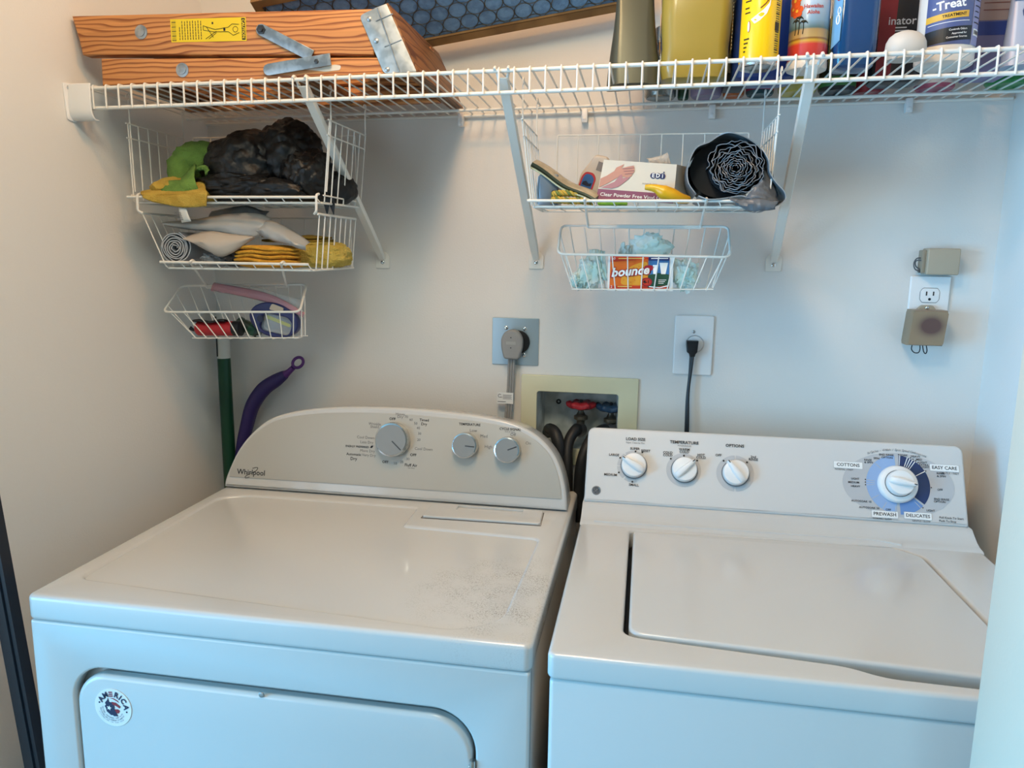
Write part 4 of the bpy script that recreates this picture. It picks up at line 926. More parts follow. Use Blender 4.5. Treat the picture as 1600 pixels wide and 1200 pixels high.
    for px_, h_ in ((-.0235, .020), (-.0175, .024), (-.0105, .017)):
        m.tube([W_(px_, z+.052, .0005), W_(px_+.001, z+.052+h_*.5, .0005), W_(px_+.0005, z+.052+h_, .0005)], .0006, 4, mi=4)
        for k in range(7):
            a_ = R(10+27*k-10); m.tube([W_(px_+.0005, z+.052+h_, .0006), W_(px_+.0005+.004*math.cos(a_), z+.053+h_+.003*math.sin(a_), .0006), W_(px_+.0005+.0065*math.cos(a_), z+.0505+h_+.0028*math.sin(a_), .0006)], .0006, 4, mi=4)
    m.build('can_print', [mat('dark_print', '#2b2f3a', .5), mat('print_red', '#b5453c', .5), mat('flower_orange', '#d65a26', .5), mat('flower_yellow', '#e7b53c', .5), mat('palm_dark', '#2a2a1c', .6)], c, flat=True)
    # blue bottle
    x, y = 1.2925, -.243; z = Z(x)
    t = thing('blue_bottle', (x, y, z), 'clear blue liquid bottle with red and white side label beside the beach can', 'bottle')
    b = MB().loft(rl(x, y, [(z, .026, .022, .012), (z+.004, .0305, .026, .014), (z+.03, .0325, .028, .014), (z+.13, .0335, .028, .014), (z+.16, .024, .022, .014), (z+.175, .013, .013, .0125)], 6)).build('bottle_body', mat('blue_liquid', '#124a80', .12, trans=.2, coat=.5), t)
    MB().lathe([(.0145, .173), (.0145, .193), (.012, .195)], lambda a_, b_, h=0: Vector((x+a_, y+b_, z+h)), 24).build('cap', plastic_w, t)
    F_ = frame((x-.0325, y-.020, 0), (.55, -.835, 0), (0, 0, 1), (-.835, -.55, 0))
    m = MB(); m.plate([(-.007, z+.03), (.010, z+.04), (.0125, z+.128), (-.007, z+.128)], .0006, F_, base=-.001, mi=0)
    m.plate(circ(.0035, z+.112, .006, 16, .012), .0004, F_, base=-.0002, mi=1)
    m.tube([F_(.0045+.0032*math.cos(R(q)), z+.072+.007*math.sin(R(q)), .0004) for q in range(0, 360, 30)], .0011, 4, closed=True, mi=2)
    m.tube([F_(.006+.0028*math.cos(R(q)), z+.085+.005*math.sin(R(q)), .0004) for q in range(0, 360, 30)], .0009, 4, closed=True, mi=2)
    m.build('side_label', [mat('label_sky', '#6ea2c8', .4), mat('label_red', '#b02438', .4), whitep], b, flat=True)
    # dark eliminator bottle
    x, y = 1.392, -.12; z = Z(x)
    t = thing('odor_remover_bottle', (x, y, z), 'black and dark red bottle with white lettering behind the white oval dispenser', 'bottle')
    b = MB().loft(rl(x, y, [(z, .036, .026, .016), (z+.004, .0405, .030, .018), (z+.15, .0405, .030, .018), (z+.18, .028, .024, .018), (z+.20, .015, .015, .0145)], 6)).build('bottle_body', mat('black_bottle', '#1b1c22', .35, coat=.2), t)
    MB().lathe([(.016, .198), (.016, .216), (.013, .218)], lambda a_, b_, h=0: Vector((x+a_, y+b_, z+h)), 24).build('cap', blackp, t)
    F_ = FRONT(y-.0303); m = MB(); m.plate([(x-.038, z+.005), (x-.014, z+.005), (x-.010, z+.15), (x-.038, z+.15)], .0003, F_, mi=1)
    m.text('inator', F_, width=.044, x=x-.002, y=z+.0975, bold=.01, h=.0008)
    for i in range(5): m.plate([(x-.012, z+.066+i*.005), (x+.006+.004*(i % 2), z+.066+i*.005), (x+.006+.004*(i % 2), z+.068+i*.005), (x-.012, z+.068+i*.005)], .0002, F_, base=.0004)
    m.build('front_label', [mat('label_pale', '#b9bcc6', .5), mat('label_dark_red', '#7a1f2b', .45)], b, flat=True)
    # white oval dispenser
    x, y = 1.3565, -.300; z = Z(x)
    t = thing('oval_dispenser', (x, y, z), 'small smooth white oval dispenser at the front of the shelf beside the blue bottle', 'dispenser')
    MB().lathe([(.016, 0), (.022, .002), (.0275, .008), (.0295, .016), (.0285, .025), (.0245, .033), (.0175, .0385), (.009, .0415), (.002, .0422)], lambda a_, b_, h=0: Vector((x+a_, y+b_*.75, z+h)), 40).build('dome', mat('egg_white', '#c9c4bb', .45), t)
    MB().lathe([(.0262, .0), (.0275, .004), (.0270, .006)], lambda a_, b_, h=0: Vector((x+a_, y+b_*.75, z-.0001+h)), 40).build('base_ring', mat('egg_base', '#b5b0a8', .5), t)
    # pet stain treatment bottle
    x, y, r_ = 1.4330, -.235, .0425; z = Z(x)
    t = thing('treatment_bottle', (x, y, z), 'round blue-labelled stain treatment bottle with a white base and yellow label stripe', 'bottle')
    MB().lathe([(r_*.86, 0), (r_*.97, .003), (r_, .008), (r_, .028), (r_*.985, .030), (r_*.985, .16), (r_*.85, .176), (.016, .19), (.015, .20)], lambda a_, b_, h=0: Vector((x+a_, y+b_, z+h)), 56).build('bottle_body', mat('bottle_white', '#d4d2cc', .35), t)
    MB().lathe([(.017, .198), (.017, .218), (.014, .22)], lambda a_, b_, h=0: Vector((x+a_, y+b_, z+h)), 24).build('cap', plastic_w, t)
    W_ = onc(x, y, r_, -105); m = MB()
    def strip(x0, x1, y0, y1, mi, base=.0004, n=10, tilt=0):
        V = []; F = []
        for i in range(n+1):
            a_ = x0+(x1-x0)*i/n
            for b_ in (y0, y1): V.append(W_(a_, b_+tilt*(a_-x0), base))
        m.add(V, [(2*i, 2*i+2, 2*i+3, 2*i+1) for i in range(n)], mi)
    strip(-.034, .036, z+.026, z+.158, 0, n=20); strip(-.034, .036, z+.0265, z+.047, 1, .0007, 20, .10)
    strip(.037, .064, z+.026, z+.158, 2, n=14); strip(-.034, .028, z+.0595, z+.0690, 3, .0007, 20, .10)
    m.text('-Treat', W_, width=.046, x=-.002, y=z+.0835, bold=.025, mi=4, h=.001, rot=R(7)); m.text('TREATMENT', W_, width=.034, x=.007, y=z+.0682, bold=.02, mi=5, h=.001, rot=R(6))
    m.text('Controls Odors', W_, width=.026, x=.014, y=z+.0475, mi=4, h=.001, rot=R(5), bold=.01); m.text('Approved for', W_, width=.022, x=.016, y=z+.0420, mi=4, h=.001, rot=R(5), bold=.01); m.text('Consumer Sources', W_, width=.030, x=.013, y=z+.0365, mi=4, h=.001, rot=R(5), bold=.01)
    strip(-.030, .030, z+.0555, z+.0563, 4, .0008, 12, .08)
    strip(.040, .060, z+.040, z+.050, 4, .0007, 4)
    for i in range(6): strip(.042+i*.0026, .0433+i*.0026, z+.042, z+.048, 5, .0010, 1)
    for i in range(9): strip(.040, .058-.003*(i % 3), z+.058+i*.008, z+.0595+i*.008, 5, .0008, 3)
    b = [o for o in t.children if o.name.startswith('bottle_body')][0]
    m.build('wrap_label', [mat('label_periwinkle', '#4d5a88', .4, coat=.2), mat('label_ink', '#151b22', .4), mat('label_lilac', '#8d90b8', .45), mat('label_gold', '#d8a83a', .45), whitep, black], b, flat=True)
    # lilac carton
    z = Z(1.525)
    t = thing('lilac_carton', (1.525, -.14, z), 'lilac and tan carton with a blue band, behind the round treatment bottle', 'carton')
    MB().box(1.500, 1.556, -.175, -.115, z, z+.18, r=.0015).build('carton', mat('carton_lilac', '#77739a', .5), t)
    m = MB(); F_ = FRONT(-.1752); m.plate([(1.501, z+.085), (1.555, z+.085), (1.555, z+.178), (1.501, z+.178)], .0003, F_, mi=0); m.plate([(1.501, z+.062), (1.555, z+.062), (1.555, z+.083), (1.501, z+.083)], .0003, F_, mi=1)
    for i in range(6): m.plate([(1.506, z+.10+i*.011), (1.548, z+.10+i*.011), (1.548, z+.1015+i*.011), (1.506, z+.1015+i*.011)], .0002, F_, base=.0004, mi=2)
    m.build('carton_print', [mat('carton_tan_pink', '#a58e8a', .5), mat('carton_blue', '#34458a', .5), mat('carton_rust', '#7a4a46', .5)], t, flat=True)
    # tall silvery pouch at the right end
    z = Z(1.585); F_ = frame((1.519, -.232, z), (.96, -.28, 0), (.06, 0, 1))
    t = thing('refill_pouch', (1.575, -.24, z), 'tall silvery-blue refill pouch with sideways blue lettering at the shelf end', 'pouch')
    secs = []
    for k in range(9):
        q = k/8; hy = max(.022*(1-q)**.8, .0012); secs.append([F_(.052+x, .19*q, y) for x, y in rrect(-.052, .052, -hy-.022, -.022+hy, hy*.8, 4)])
    b = MB().loft(secs).build('pouch_body', mat('pouch_silver', '#9aa3b8', .4, .2), t)
    G_ = lambda a_, b_, h=0: F_(a_, b_, .0225*max(1-(b_/.19), 0)**.8-.0215+h*.5+.0006)
    m = MB(); m.text('Deep', G_, width=.040, x=.012, y=.118, rot=R(84), bold=.03, h=.001); m.text('Clean', G_, width=.060, x=.030, y=.100, rot=R(84), bold=.03, h=.001); m.text('10 B', G_, width=.042, x=.050, y=.098, rot=R(84), bold=.03, h=.001)
    m.build('sideways_lettering', mat('print_deep_blue', '#223a66', .5), b, flat=True)
    # back row : seen mostly through the wires from below
    row = [('tin_can', .993, -.075, .029, .11, '#8d8f8c', 'metal', 'shiny tin can bottom seen through the shelf wires near the olive pouch', 'can'),
           ('green_bottle', 1.036, -.062, .0105, .15, '#1f4a33', '', 'narrow dark green bottle in the back row beside the shiny tin can', 'bottle'),
           ('lilac_bottle', 1.0775, -.072, .0285, .12, '#8f83a0', '', 'lilac bottle in the back row, behind the big yellow jug', 'bottle'),
           ('orange_bottle', 1.128, -.070, .0195, .12, '#b5642e', '', 'orange bottle in the back row, between lilac and teal bottles', 'bottle'),
           ('teal_bottle', 1.175, -.072, .0250, .11, '#24474d', 'pink', 'dark teal bottle with a pink band in the back row behind the navy bottle', 'bottle'),
           ('yellow_bottle', 1.2405, -.074, .0330, .14, '#c2b45a', '', 'pale yellow bottle in the back row behind the beach scene can', 'bottle'),
           ('black_bottle', 1.310, -.074, .0320, .15, '#1d2226', 'green', 'black bottle with a green ring in the back row behind the blue bottle', 'bottle'),
           ('red_bottle', 1.392, -.050, .0300, .13, '#8c2530', '', 'dark red bottle bottom in the back row under the black lettered bottle', 'bottle'),
           ('rose_bottle', 1.478, -.066, .0330, .15, '#a3506a', 'white', 'rose-pink bottle with a white band in the back row behind the treatment bottle', 'bottle'),
           ('green_tub', 1.592, -.080, .0350, .08, '#2f8a4a', '', 'bright green tub at the back end of the shelf behind the silvery pouch', 'tub')]
    for nm, x, y, r_, h_, col, extra, lbl, cat in row:
        if nm == 'red_bottle': x, y = 1.370, -.048
        z = Z(x); fn = lambda a_, b_, h=0, x=x, y=y, z=z: Vector((x+a_, y+b_, z+h)); t = thing(nm, (x, y, z), lbl, cat)
        mt = mat(nm+'_mat', col, .25 if extra == 'metal' else .35, .85 if extra == 'metal' else 0)
        MB().lathe([(r_*.80, .0015), (r_*.90, 0), (r_, .004), (r_, h_*.7), (r_*.8, h_*.82), (r_*.45, h_*.9), (r_*.42, h_)], fn, 32).build('body', mt, t)
        MB().lathe([(r_*.48, h_-.008), (r_*.48, h_+.016), (r_*.40, h_+.018)], fn, 20).build('cap', plastic_w if nm != 'tin_can' else mt, t)
        if extra in ('pink', 'green', 'white'):
            c_ = {'pink': '#b02f5a', 'green': '#3f7d46', 'white': '#d9d4d2'}[extra]
            MB().lathe([(r_*1.005, .007), (r_*1.012, .008), (r_*1.012, .022), (r_*1.005, .023)], fn, 32).build('band', mat(nm+'_band', c_, .4), t)
shelf_things()

# ------------------------------------------------------------------ what lies in the baskets
def film(name, top, bot, m, parent=None, origin=None, n=24, k=9, bulge=.006, seed=1, thick=.0005, sag=0, ruf=.002):
    """soft sheet between an upper and a lower edge line (3D points)"""
    T_, B_ = smooth_path(top, 8), smooth_path(bot, 8)
    def pick(P, q):
        f = q*(len(P)-1); i = min(int(f), len(P)-2); return P[i].lerp(P[i+1], f-i)
    mb = MB()
    def fn(u, v):
        p = pick(T_, u).lerp(pick(B_, u), v); b = math.sin(math.pi*v)*bulge
        nz = noise.noise(Vector((u*3+seed*5, v*2.2, seed)))
        nr = abs(noise.noise(Vector((u*7+seed, v*5, seed*2))))
        return p+Vector((nz*ruf, -b-nr*ruf*1.6+ruf*.5, nz*ruf*.6-sag*math.sin(math.pi*v)))
    mb.grid(fn, n, k)
    return mb.build(name, m, parent, origin, sharp=60, solid=thick)
def ribbon(mb, pts, t, y0, y1, mi=0, mie=1, ny=1, wob=0, seed=0):
    """upright band following pts (x,z), thickness t, from y0 (front) to y1"""
    P = [Vector((p[0], p[1], 0)) for p in pts]; N = len(P); L = []; Rr = []
    for i in range(N):
        d = (P[min(i+1, N-1)]-P[max(i-1, 0)]).normalized(); n = Vector((-d.y, d.x, 0)); L.append(P[i]+n*t/2); Rr.append(P[i]-n*t/2)
    fy = [y0+wob*noise.noise(Vector((i*.12, seed, 0))) for i in range(N)]
    V = []
    for i in range(N): V += [(L[i].x, fy[i], L[i].y), (Rr[i].x, fy[i], Rr[i].y), (L[i].x, y1, L[i].y), (Rr[i].x, y1, Rr[i].y)]
    side, edge = [], []
    for i in range(N-1):
        a, b = 4*i, 4*i+4
        side += [(a, b, b+2, a+2), (a+1, a+3, b+3, b+1)]; edge += [(a, a+1, b+1, b), (a+2, b+2, b+3, a+3)]
    k = len(mb.v); mb.add(V, side, mi); mb.f += [tuple(i+k for i in f) for f in edge]; mb.mi += [mie]*len(edge)
    e = [(0, 2, 3, 1), (4*N-4, 4*N-3, 4*N-1, 4*N-2)]; mb.f += [tuple(i+k for i in f) for f in e]; mb.mi += [mie]*2
def spiral(cx, cz, r0, r1, turns, sq=1.0, wav=0, wn=9, seed=0, n=40, a0=0):
    out = []; N = int(turns*n)
    for i in range(N+1):
        q = i/N; a = a0+q*turns*2*math.pi; r = r0+(r1-r0)*q; r *= 1+wav*noise.noise(Vector((math.cos(a)*wn*.4+seed, math.sin(a)*wn*.4, q*6)))
        out.append((cx+r*math.cos(a), cz+r*math.sin(a)*sq))
    return out
def basket_things():
    terry = lambda nm, c, c2: mat(nm, c, .95, bump=(420, .9, .003), var=(c2, 40))
    yel, grn = terry('yellow_terry', '#bd9f45', '#ac8e38'), terry('green_terry', '#6d9142', '#5f823a')
    zb = 1.4975
    # yellow cloth
    o = (.11, -.22, zb)
    t = thing('cleaning_cloth', o, 'yellow terry cleaning cloth hanging over the basket edge beneath the green cloth', 'cloth')
    m = MB(); m.blob((.096, -.235, zb+.022), (.060, .055, .028), seed=2, amp=.22, freq=1.3, sub=4, ridge=True, zmin=zb+.002, sharp=.6)
    m.blob((.075, -.255, zb+.022), (.036, .040, .022), seed=12, amp=.2, freq=1.2, sub=3, zmin=zb+.002)
    m.blob((.155, -.262, zb+.018), (.030, .030, .022), seed=4, amp=.2, freq=1.2, sub=3, zmin=zb+.002)
    m.build('bunched_cloth', yel, t)
    top = [at(222, 303, -.285), at(250, 298, -.275), at(290, 296, -.270), at(322, 292, -.275)]
    mid = [at(222, 306, -.309), at(250, 307, -.310), at(290, 305, -.311), at(324, 303, -.311)]
    bot = [at(224, 309, -.311), at(248, 317, -.312), at(285, 324, -.313), at(322, 322, -.312)]
    film('draped_corner', [p+Vector((0, 0, .004)) for p in top], [p+Vector((0, 0, .002)) for p in mid], yel, t, thick=.003, bulge=.004, ruf=.0015)
    film('draped_hem', [p+Vector((0, 0, .002)) for p in mid], bot, yel, t, thick=.003, bulge=.001, ruf=.0015)
    cl = film('care_tag', [at(279, 323, -.310), at(291, 324, -.310)], [at(284, 348, -.306), at(299, 346, -.306)], mat('tag_white', '#d3d3cc', .6), t, n=4, k=6, bulge=.002, ruf=.0003, thick=.0004)
    m = MB()
    for i in range(5): m.box(.1220+.0015*i, .1335+.0012*i, -.3135, -.3131, 1.4740-.0030*i, 1.4752-.0030*i)
    m.build('tag_print', grayp, t, flat=True)
    # green cloth
    t = thing('cleaning_cloth', (.115, -.21, zb+.03), 'bright green terry cleaning cloth bunched on top of the yellow cloth', 'cloth')
    m = MB(); m.blob((.112, -.215, zb+.076), (.050, .042, .042), seed=7, amp=.25, freq=1.5, sub=4, sharp=.7)
    m.blob((.096, -.232, zb+.056), (.032, .036, .044), seed=9, amp=.2, freq=1.2, sub=3)
    m.blob((.142, -.205, zb+.065), (.026, .030, .032), seed=10, amp=.3, freq=1.4, sub=3)
    m.build('bunched_cloth', grn, t)
    film('folded_corner', [at(252, 290, -.272), at(265, 283, -.280), at(283, 283, -.282)], [at(254, 297, -.294), at(272, 314, -.302), at(298, 298, -.300)], grn, t, thick=.004, bulge=.006, ruf=.002)
    film('folded_flap', [at(284, 280, -.270), at(306, 257, -.262)], [at(290, 298, -.300), at(311, 299, -.298)], grn, t, thick=.004, bulge=.010, ruf=.002, seed=3)
    film('rolled_hem', [at(309, 262, -.262), at(320, 259, -.268), at(327, 266, -.270)], [at(309, 268, -.262), at(320, 265, -.272), at(323, 276, -.270)], grn, t, thick=.004, bulge=.004, seed=5)
    # black garbage bags
    bag = mat('black_plastic_bag', '#080809', .48, bump=(26, .5, .012))
    t = thing('garbage_bag', (.28, -.2, zb), 'crumpled black plastic garbage bags filling the wire basket under the ladder', 'plastic bag')
    m = MB()
    m.blob((.212, -.205, zb+.066), (.094, .072, .074), seed=21, amp=.26, freq=1.15, sub=5, zmin=zb+.002, sharp=.75)
    m.blob((.292, -.190, zb+.090), (.066, .058, .070), seed=22, amp=.28, freq=1.1, sub=5, zmin=zb+.002, sharp=.8)
    m.blob((.345, -.222, zb+.045), (.050, .060, .054), seed=23, amp=.3, freq=1.2, sub=5, zmin=zb+.002, sharp=.8)
    m.blob((.385, -.185, zb+.028), (.034, .050, .034), seed=24, amp=.3, freq=1.1, sub=4, zmin=zb+.002, sharp=.7)
    m.blob((.215, -.248, zb+.026), (.100, .042, .030), seed=25, amp=.32, freq=1.3, sub=5, zmin=zb+.002, sharp=.8)
    m.blob((.300, -.262, zb+.020), (.060, .030, .024), seed=26, amp=.35, freq=1.3, sub=4, zmin=zb+.002, sharp=.8)
    m.build('bag', bag, t)
    m = MB()
    for x, dx in ((.394, .0), (.4030, .004)):
        m.loft([[Vector((x+a_*k+dx*q, -.255+b_*k, zb+.008-.030*q)) for a_, b_ in ((-.006, -.002), (.006, -.001), (.004, .003), (-.004, .003))] for q, k in ((0, 1), (.4, .9), (.8, .4), (1, .08))])
    m.build('hanging_handles', bag, t)
    # ---- middle left basket
    zb2 = 1.3765
    t = thing('bag_roll', (.103, -.22, zb2), 'light grey roll of plastic bags below the yellow cloth', 'roll')
    gb = mat('grey_bag_film', '#7f848a', .4); ge = mat('grey_bag_edge', '#a2a7ab', .45)
    m = MB(); ribbon(m, spiral(.1035, 1.4110, .0045, .0312, 6.2, .98, .12, 3, 1, 44), .0021, -.292, -.135, 0, 1, wob=.004)
    m.build('rolled_film', [gb, ge], t, sharp=60)
    m = MB().lathe([(.030, 0), (.030, .14)], lambda a_, b_, h=0: Vector((.1035+a_*.98, -.285+h, 1.4110+b_*.96)), 28); 
    MB().lathe([(.0295, 0), (.0295, .145)], lambda a_, b_, h=0: Vector((.1035+a_*.97, -.280+h, 1.4110+b_*.95)), 28).build('dark_filler', mat('roll_shadow_film', '#3d4247', .6), t)  # dark cylinder painted as the shade between the wound layers
    wf = mat('white_bag_film', '#a5a6a4', .35, alpha=.86)
    t = thing('plastic_bag', (.20, -.25, 1.42), 'translucent whitish plastic bag draped across the grey bag roll', 'plastic bag')
    film('upper_fold', [at(256, 347, -.262), at(300, 343, -.262), at(352, 336, -.262), at(400, 333, -.255), at(424, 342, -.25)], [at(257, 352, -.268), at(300, 359, -.275), at(350, 365, -.282), at(395, 371, -.278), at(418, 362, -.265)], wf, t, bulge=.012, ruf=.005, seed=2)
    film('hanging_lobe', [at(284, 372, -.283), at(312, 363, -.283), at(350, 364, -.285), at(398, 370, -.278)], [at(300, 376, -.288), at(322, 392, -.294), at(350, 401, -.294), at(398, 372, -.283)], mat('bag_film_warm', '#b5aca0', .35, alpha=.92), t, bulge=.012, ruf=.004, seed=4)
    film('right_fold', [at(402, 357, -.262), at(418, 344, -.262), at(450, 356, -.262), at(484, 379, -.268)], [at(404, 365, -.270), at(425, 376, -.282), at(455, 384, -.285), at(478, 391, -.280)], wf, t, bulge=.012, ruf=.004, seed=6)
    film('back_fold', [at(330, 330, -.20), at(380, 322, -.20), at(420, 330, -.20)], [at(330, 350, -.21), at(380, 345, -.21), at(420, 350, -.21)], wf, t, bulge=.01, ruf=.005, seed=8)
    t = thing('plastic_bag', (.165, -.27, zb2), 'small crumpled clear grey bag between the bag roll and the orange cloth', 'plastic bag')
    MB().blob((.1665, -.262, zb2+.014), (.022, .026, .015), seed=31, amp=.35, freq=2, sub=4, zmin=zb2).build('bag', mat('clear_grey_film', '#8e9294', .3, alpha=.8), t)
    t = thing('plastic_bag', (.20, -.22, zb2), 'dark smoky plastic bag behind the orange-yellow folded cloths', 'plastic bag')
    MB().blob((.192, -.225, zb2+.022), (.030, .040, .024), seed=33, amp=.35, freq=2, sub=4, zmin=zb2).build('bag', mat('smoky_film', '#4c4a47', .35), t)
    def folded(nm, lbl, x0, x1, y0, y1, z0, n_, th, m_, seed, tilt=0):
        t = thing(nm, ((x0+x1)/2, (y0+y1)/2, z0), lbl, 'cloth')
        for k in range(n_):
            bm = bmesh.new(); bmesh.ops.create_cube(bm, size=1); bmesh.ops.bevel(bm, geom=list(bm.edges), offset=.35, segments=3, profile=.5, affect='EDGES')
            bmesh.ops.subdivide_edges(bm, edges=list(bm.edges), cuts=2, use_grid_fill=True)
            mb = MB(); dx = .010*noise.noise(Vector((k*1.7, seed, 0))); 
            for v in bm.verts:
                x = x0+dx+(v.co.x+.5)*(x1-x0-.012*(k/n_)); q = (x-x0)/(x1-x0)
                nz = noise.noise(Vector((x*22, (v.co.y)*2+seed, k*.55)))*th*.45
                v.co = Vector((x, y0+(v.co.y+.5)*(y1-y0)+nz, z0+k*th*.80+(v.co.z+.5)*th+nz+tilt*q*k*th*.25))
            mb.addbm(bm).build('fold_layer', m_, t, sharp=70)
    oc = terry('orange_dust_cloth', '#d39a30', '#c08a28'); pc = terry('pale_yellow_cloth', '#c9b25a', '#b8a049'); ob = terry('olive_yellow_cloth', '#9a7f2c', '#8b7226')
    folded('folded_cloth', 'orange-yellow folded dust cloth in front of the pale yellow folded cloth', .214, .345, -.292, -.235, zb2+.001, 5, .0095, oc, 1)
    t = thing('folded_cloth', (.352, -.185, zb2), 'pale yellow fluffy folded cloth behind the basket side wires', 'cloth')
    MB().blob((.350, -.190, zb2+.024), (.056, .044, .024), seed=51, amp=.12, freq=1.6, sub=5, zmin=zb2+.001, p=3.5).build('soft_fold', pc, t)
    MB().blob((.345, -.188, zb2+.042), (.050, .038, .010), seed=53, amp=.15, freq=1.6, sub=4, p=3).build('soft_fold', pc, t)
    pass
    folded('folded_cloth', 'olive-yellow folded cloth lying on the pale yellow cloth under the plastic bag', .232, .375, -.226, -.150, zb2+.049, 2, .0075, ob, 8)
    # ---- lowest left trough
    t = thing('red_roller', (.14, -.215, 1.238), 'red cylinder with black strap in the small wire trough', 'roller')
    p0, p1 = Vector((.098, -.2235, 1.2525)), Vector((.194, -.2235, 1.2555)); d = (p1-p0).normalized(); fn = frame(p0, (0, 1, 0), d.cross(Vector((0, 1, 0))), d); L_ = (p1-p0).length
    MB().lathe([(.0125, 0), (.0145, .003), (.0145, L_*.82), (.014, L_*.825)], fn, 28).build('red_sleeve', mat('red_nylon', '#b3232b', .5), t)
    MB().lathe([(.0142, L_*.825), (.0150, L_*.83), (.0150, L_*.985), (.012, L_)], fn, 28).build('black_end', blackp, t)
    s_ = MB(); s_.grid(lambda u, v: fn(.0135*math.cos(R(-150+v*70))-.006, .017*math.sin(R(55+v*75))+.002*math.sin(u*9), L_*(-.02+.75*u)), 12, 6); s_.build('black_strap', blackp, t, solid=.002)
    MB().tube([fn(0, 0, 0), fn(-.002, -.003, -.008), fn(-.003, .001, -.015)], [.0035, .003, .0045], 8).build('strap_end', blackp, t)
    t = thing('green_roller', (.19, -.205, 1.24), 'dark green cylinder between the red cylinder and the navy tape holder', 'roller')
    fn = frame((.168, -.192, 1.2655), (0, 1, 0), (.45, 0, .9), (.9, 0, -.42)); 
    MB().lathe([(.010, 0), (.0125, .002), (.0125, .050), (.010, .052)], fn, 24).build('body', mat('dark_green_plastic', '#26332a', .4, var=('#31443a', 50)), t)
    MB().lathe([(.0128, .030), (.0132, .031), (.0132, .044), (.0128, .045)], fn, 24).build('green_band', mat('green_band', '#2f5a45', .4), t)
    t = thing('tape_dispenser', (.262, -.22, 1.24), 'navy oval tape holder with a clear window inside the zip bag', 'tape dispenser')
    Q = frame((.262, -.2120, 1.2735), (.975, 0, -.22), (.22, 0, .975), (0, -1, 0))
    ov = circ(0, 0, .052, 48, .034); win = smooth_corner([(-.026, -.026), (.036, -.024), (.040, .002), (.028, .012), (-.024, .010)], (.012,)*5)
    MB().plate(ov, .018, Q, holes=[win], bevel=.003, base=-.006).build('case', mat('navy_plastic', '#262c5e', .4), t)
    MB().plate(win, .003, Q, base=.004).build('clear_window', mat('clear_window', '#c4ccd0', .12, alpha=.25), t)
    MB().plate(smooth_corner([(-.022, -.020), (.034, -.019), (.036, .006), (-.022, .007)], (.006,)*4), .006, Q, base=-.004).build('inner_pack', mat('grey_pack', '#8d949c', .5), t)
    MB().plate(smooth_corner([(-.020, -.001), (.033, -.007), (.034, -.001), (-.019, .006)], (.003,)*4), .002, Q, base=.0022).build('lime_strip', mat('lime_strip', '#b9bd45', .5), t)
    MB().plate(smooth_corner([(-.012, .019), (.016, .020), (.018, .029), (-.008, .032)], (.004,)*4), .0015, Q, base=.0120).build('pale_label', mat('pale_tan_label', '#c4b4a0', .5), t)
    MB().plate(circ(-.026, -.003, .0065, 20), .004, Q, base=.0118).build('hub', mat('dark_navy', '#1a1e3c', .4), t)
    t = thing('zip_bag', (.22, -.2, 1.24), 'clear zip bag with pink zipper strip lying over the navy tape holder', 'plastic bag')
    film('clear_film', [at(330, 452, -.195), at(380, 462, -.205), at(430, 472, -.215), at(474, 492, -.215)], [at(365, 520, -.180), at(395, 527, -.185), at(430, 530, -.190), at(470, 524, -.195)], mat('clear_film', '#c9cccb', .12, alpha=.22), t, bulge=.004, ruf=.005, seed=3, thick=.0003)
    film('film_flap', [at(334, 441, -.190), at(390, 447, -.205), at(440, 460, -.215), at(470, 468, -.215)], [at(336, 444, -.192), at(390, 453, -.205), at(440, 467, -.216), at(474, 486, -.216)], mat('clear_film', '#c9cccb', .12, alpha=.22), t, bulge=.002, ruf=.002, seed=4, thick=.0003)
    film('pink_zipper', [at(334, 442, -.192), at(380, 450, -.205), at(420, 459, -.216), at(448, 472, -.218), at(476, 489, -.218)], [at(330, 455, -.192), at(380, 463, -.206), at(420, 473, -.217), at(446, 483, -.219), at(474, 496, -.219)], mat('pink_zipper', '#c9949f', .3, alpha=.72), t, bulge=.003, ruf=.002, seed=5, thick=.0012)
    # ---- upper right basket
    zb = 1.4915
    t = thing('tester_box', (.806, -.2, zb), 'grey-blue metal box with a round hole behind the rope coil', 'box')
    b = MB().box(.7905, .8235, -.262, -.20, zb+.001, 1.546, r=.002); b.build('housing', mat('blue_grey_metal', '#6f7a84', .4, .4), t)
    m = MB(); F_ = FRONT(-.2622); m.plate(circ(.8165, 1.5145, .0042, 20), .0006, F_); m.build('round_hole', black, t)
    m = MB(); [m.tube([Vector((.7875+.0012*(i % 2), -.258+i*.008, zb+.004)), Vector((.7865, -.258+i*.008, 1.52)), Vector((.7890, -.258+i*.008, 1.543))], .0010, 5) for i in range(6)]
    m.build('finned_side', mat('fin_grey', '#8b9093', .4, .5), t)
    t = thing('rope_coil', (.85, -.235, zb), 'yellow and green twisted rope coil under the leaning foil magazine', 'rope')
    rp = [mat('rope_yellow', '#b99b3e', .8), mat('rope_green', '#6f7a3a', .8)]
    for k, (yy, zz, r_) in enumerate(((-.275, .0085, .0065), (-.262, .0085, .0065), (-.270, .0185, .0065), (-.255, .0190, .0060))):
        m = MB(); path = [(.812+.0, yy+.02, zb+zz), (.820, yy, zb+zz+.002), (.845, yy-.003, zb+zz+.003*(k > 1)), (.872, yy, zb+zz), (.884, yy+.022, zb+zz)]
        P = smooth_path(path, 12)
        for j in range(3):
            m.tube([p+Vector((0, .0030*math.cos(i*.75+j*2.094), .0030*math.sin(i*.75+j*2.094))) for i, p in enumerate(P)], .0030, 6, mi=1 if j == 2 else 0)
        m.build('rope_turn', rp, t)
    t = thing('foil_packet', (.84, -.24, 1.53), 'long flat beige packet with dark green foil edge, leaning beside the glove box', 'packet')
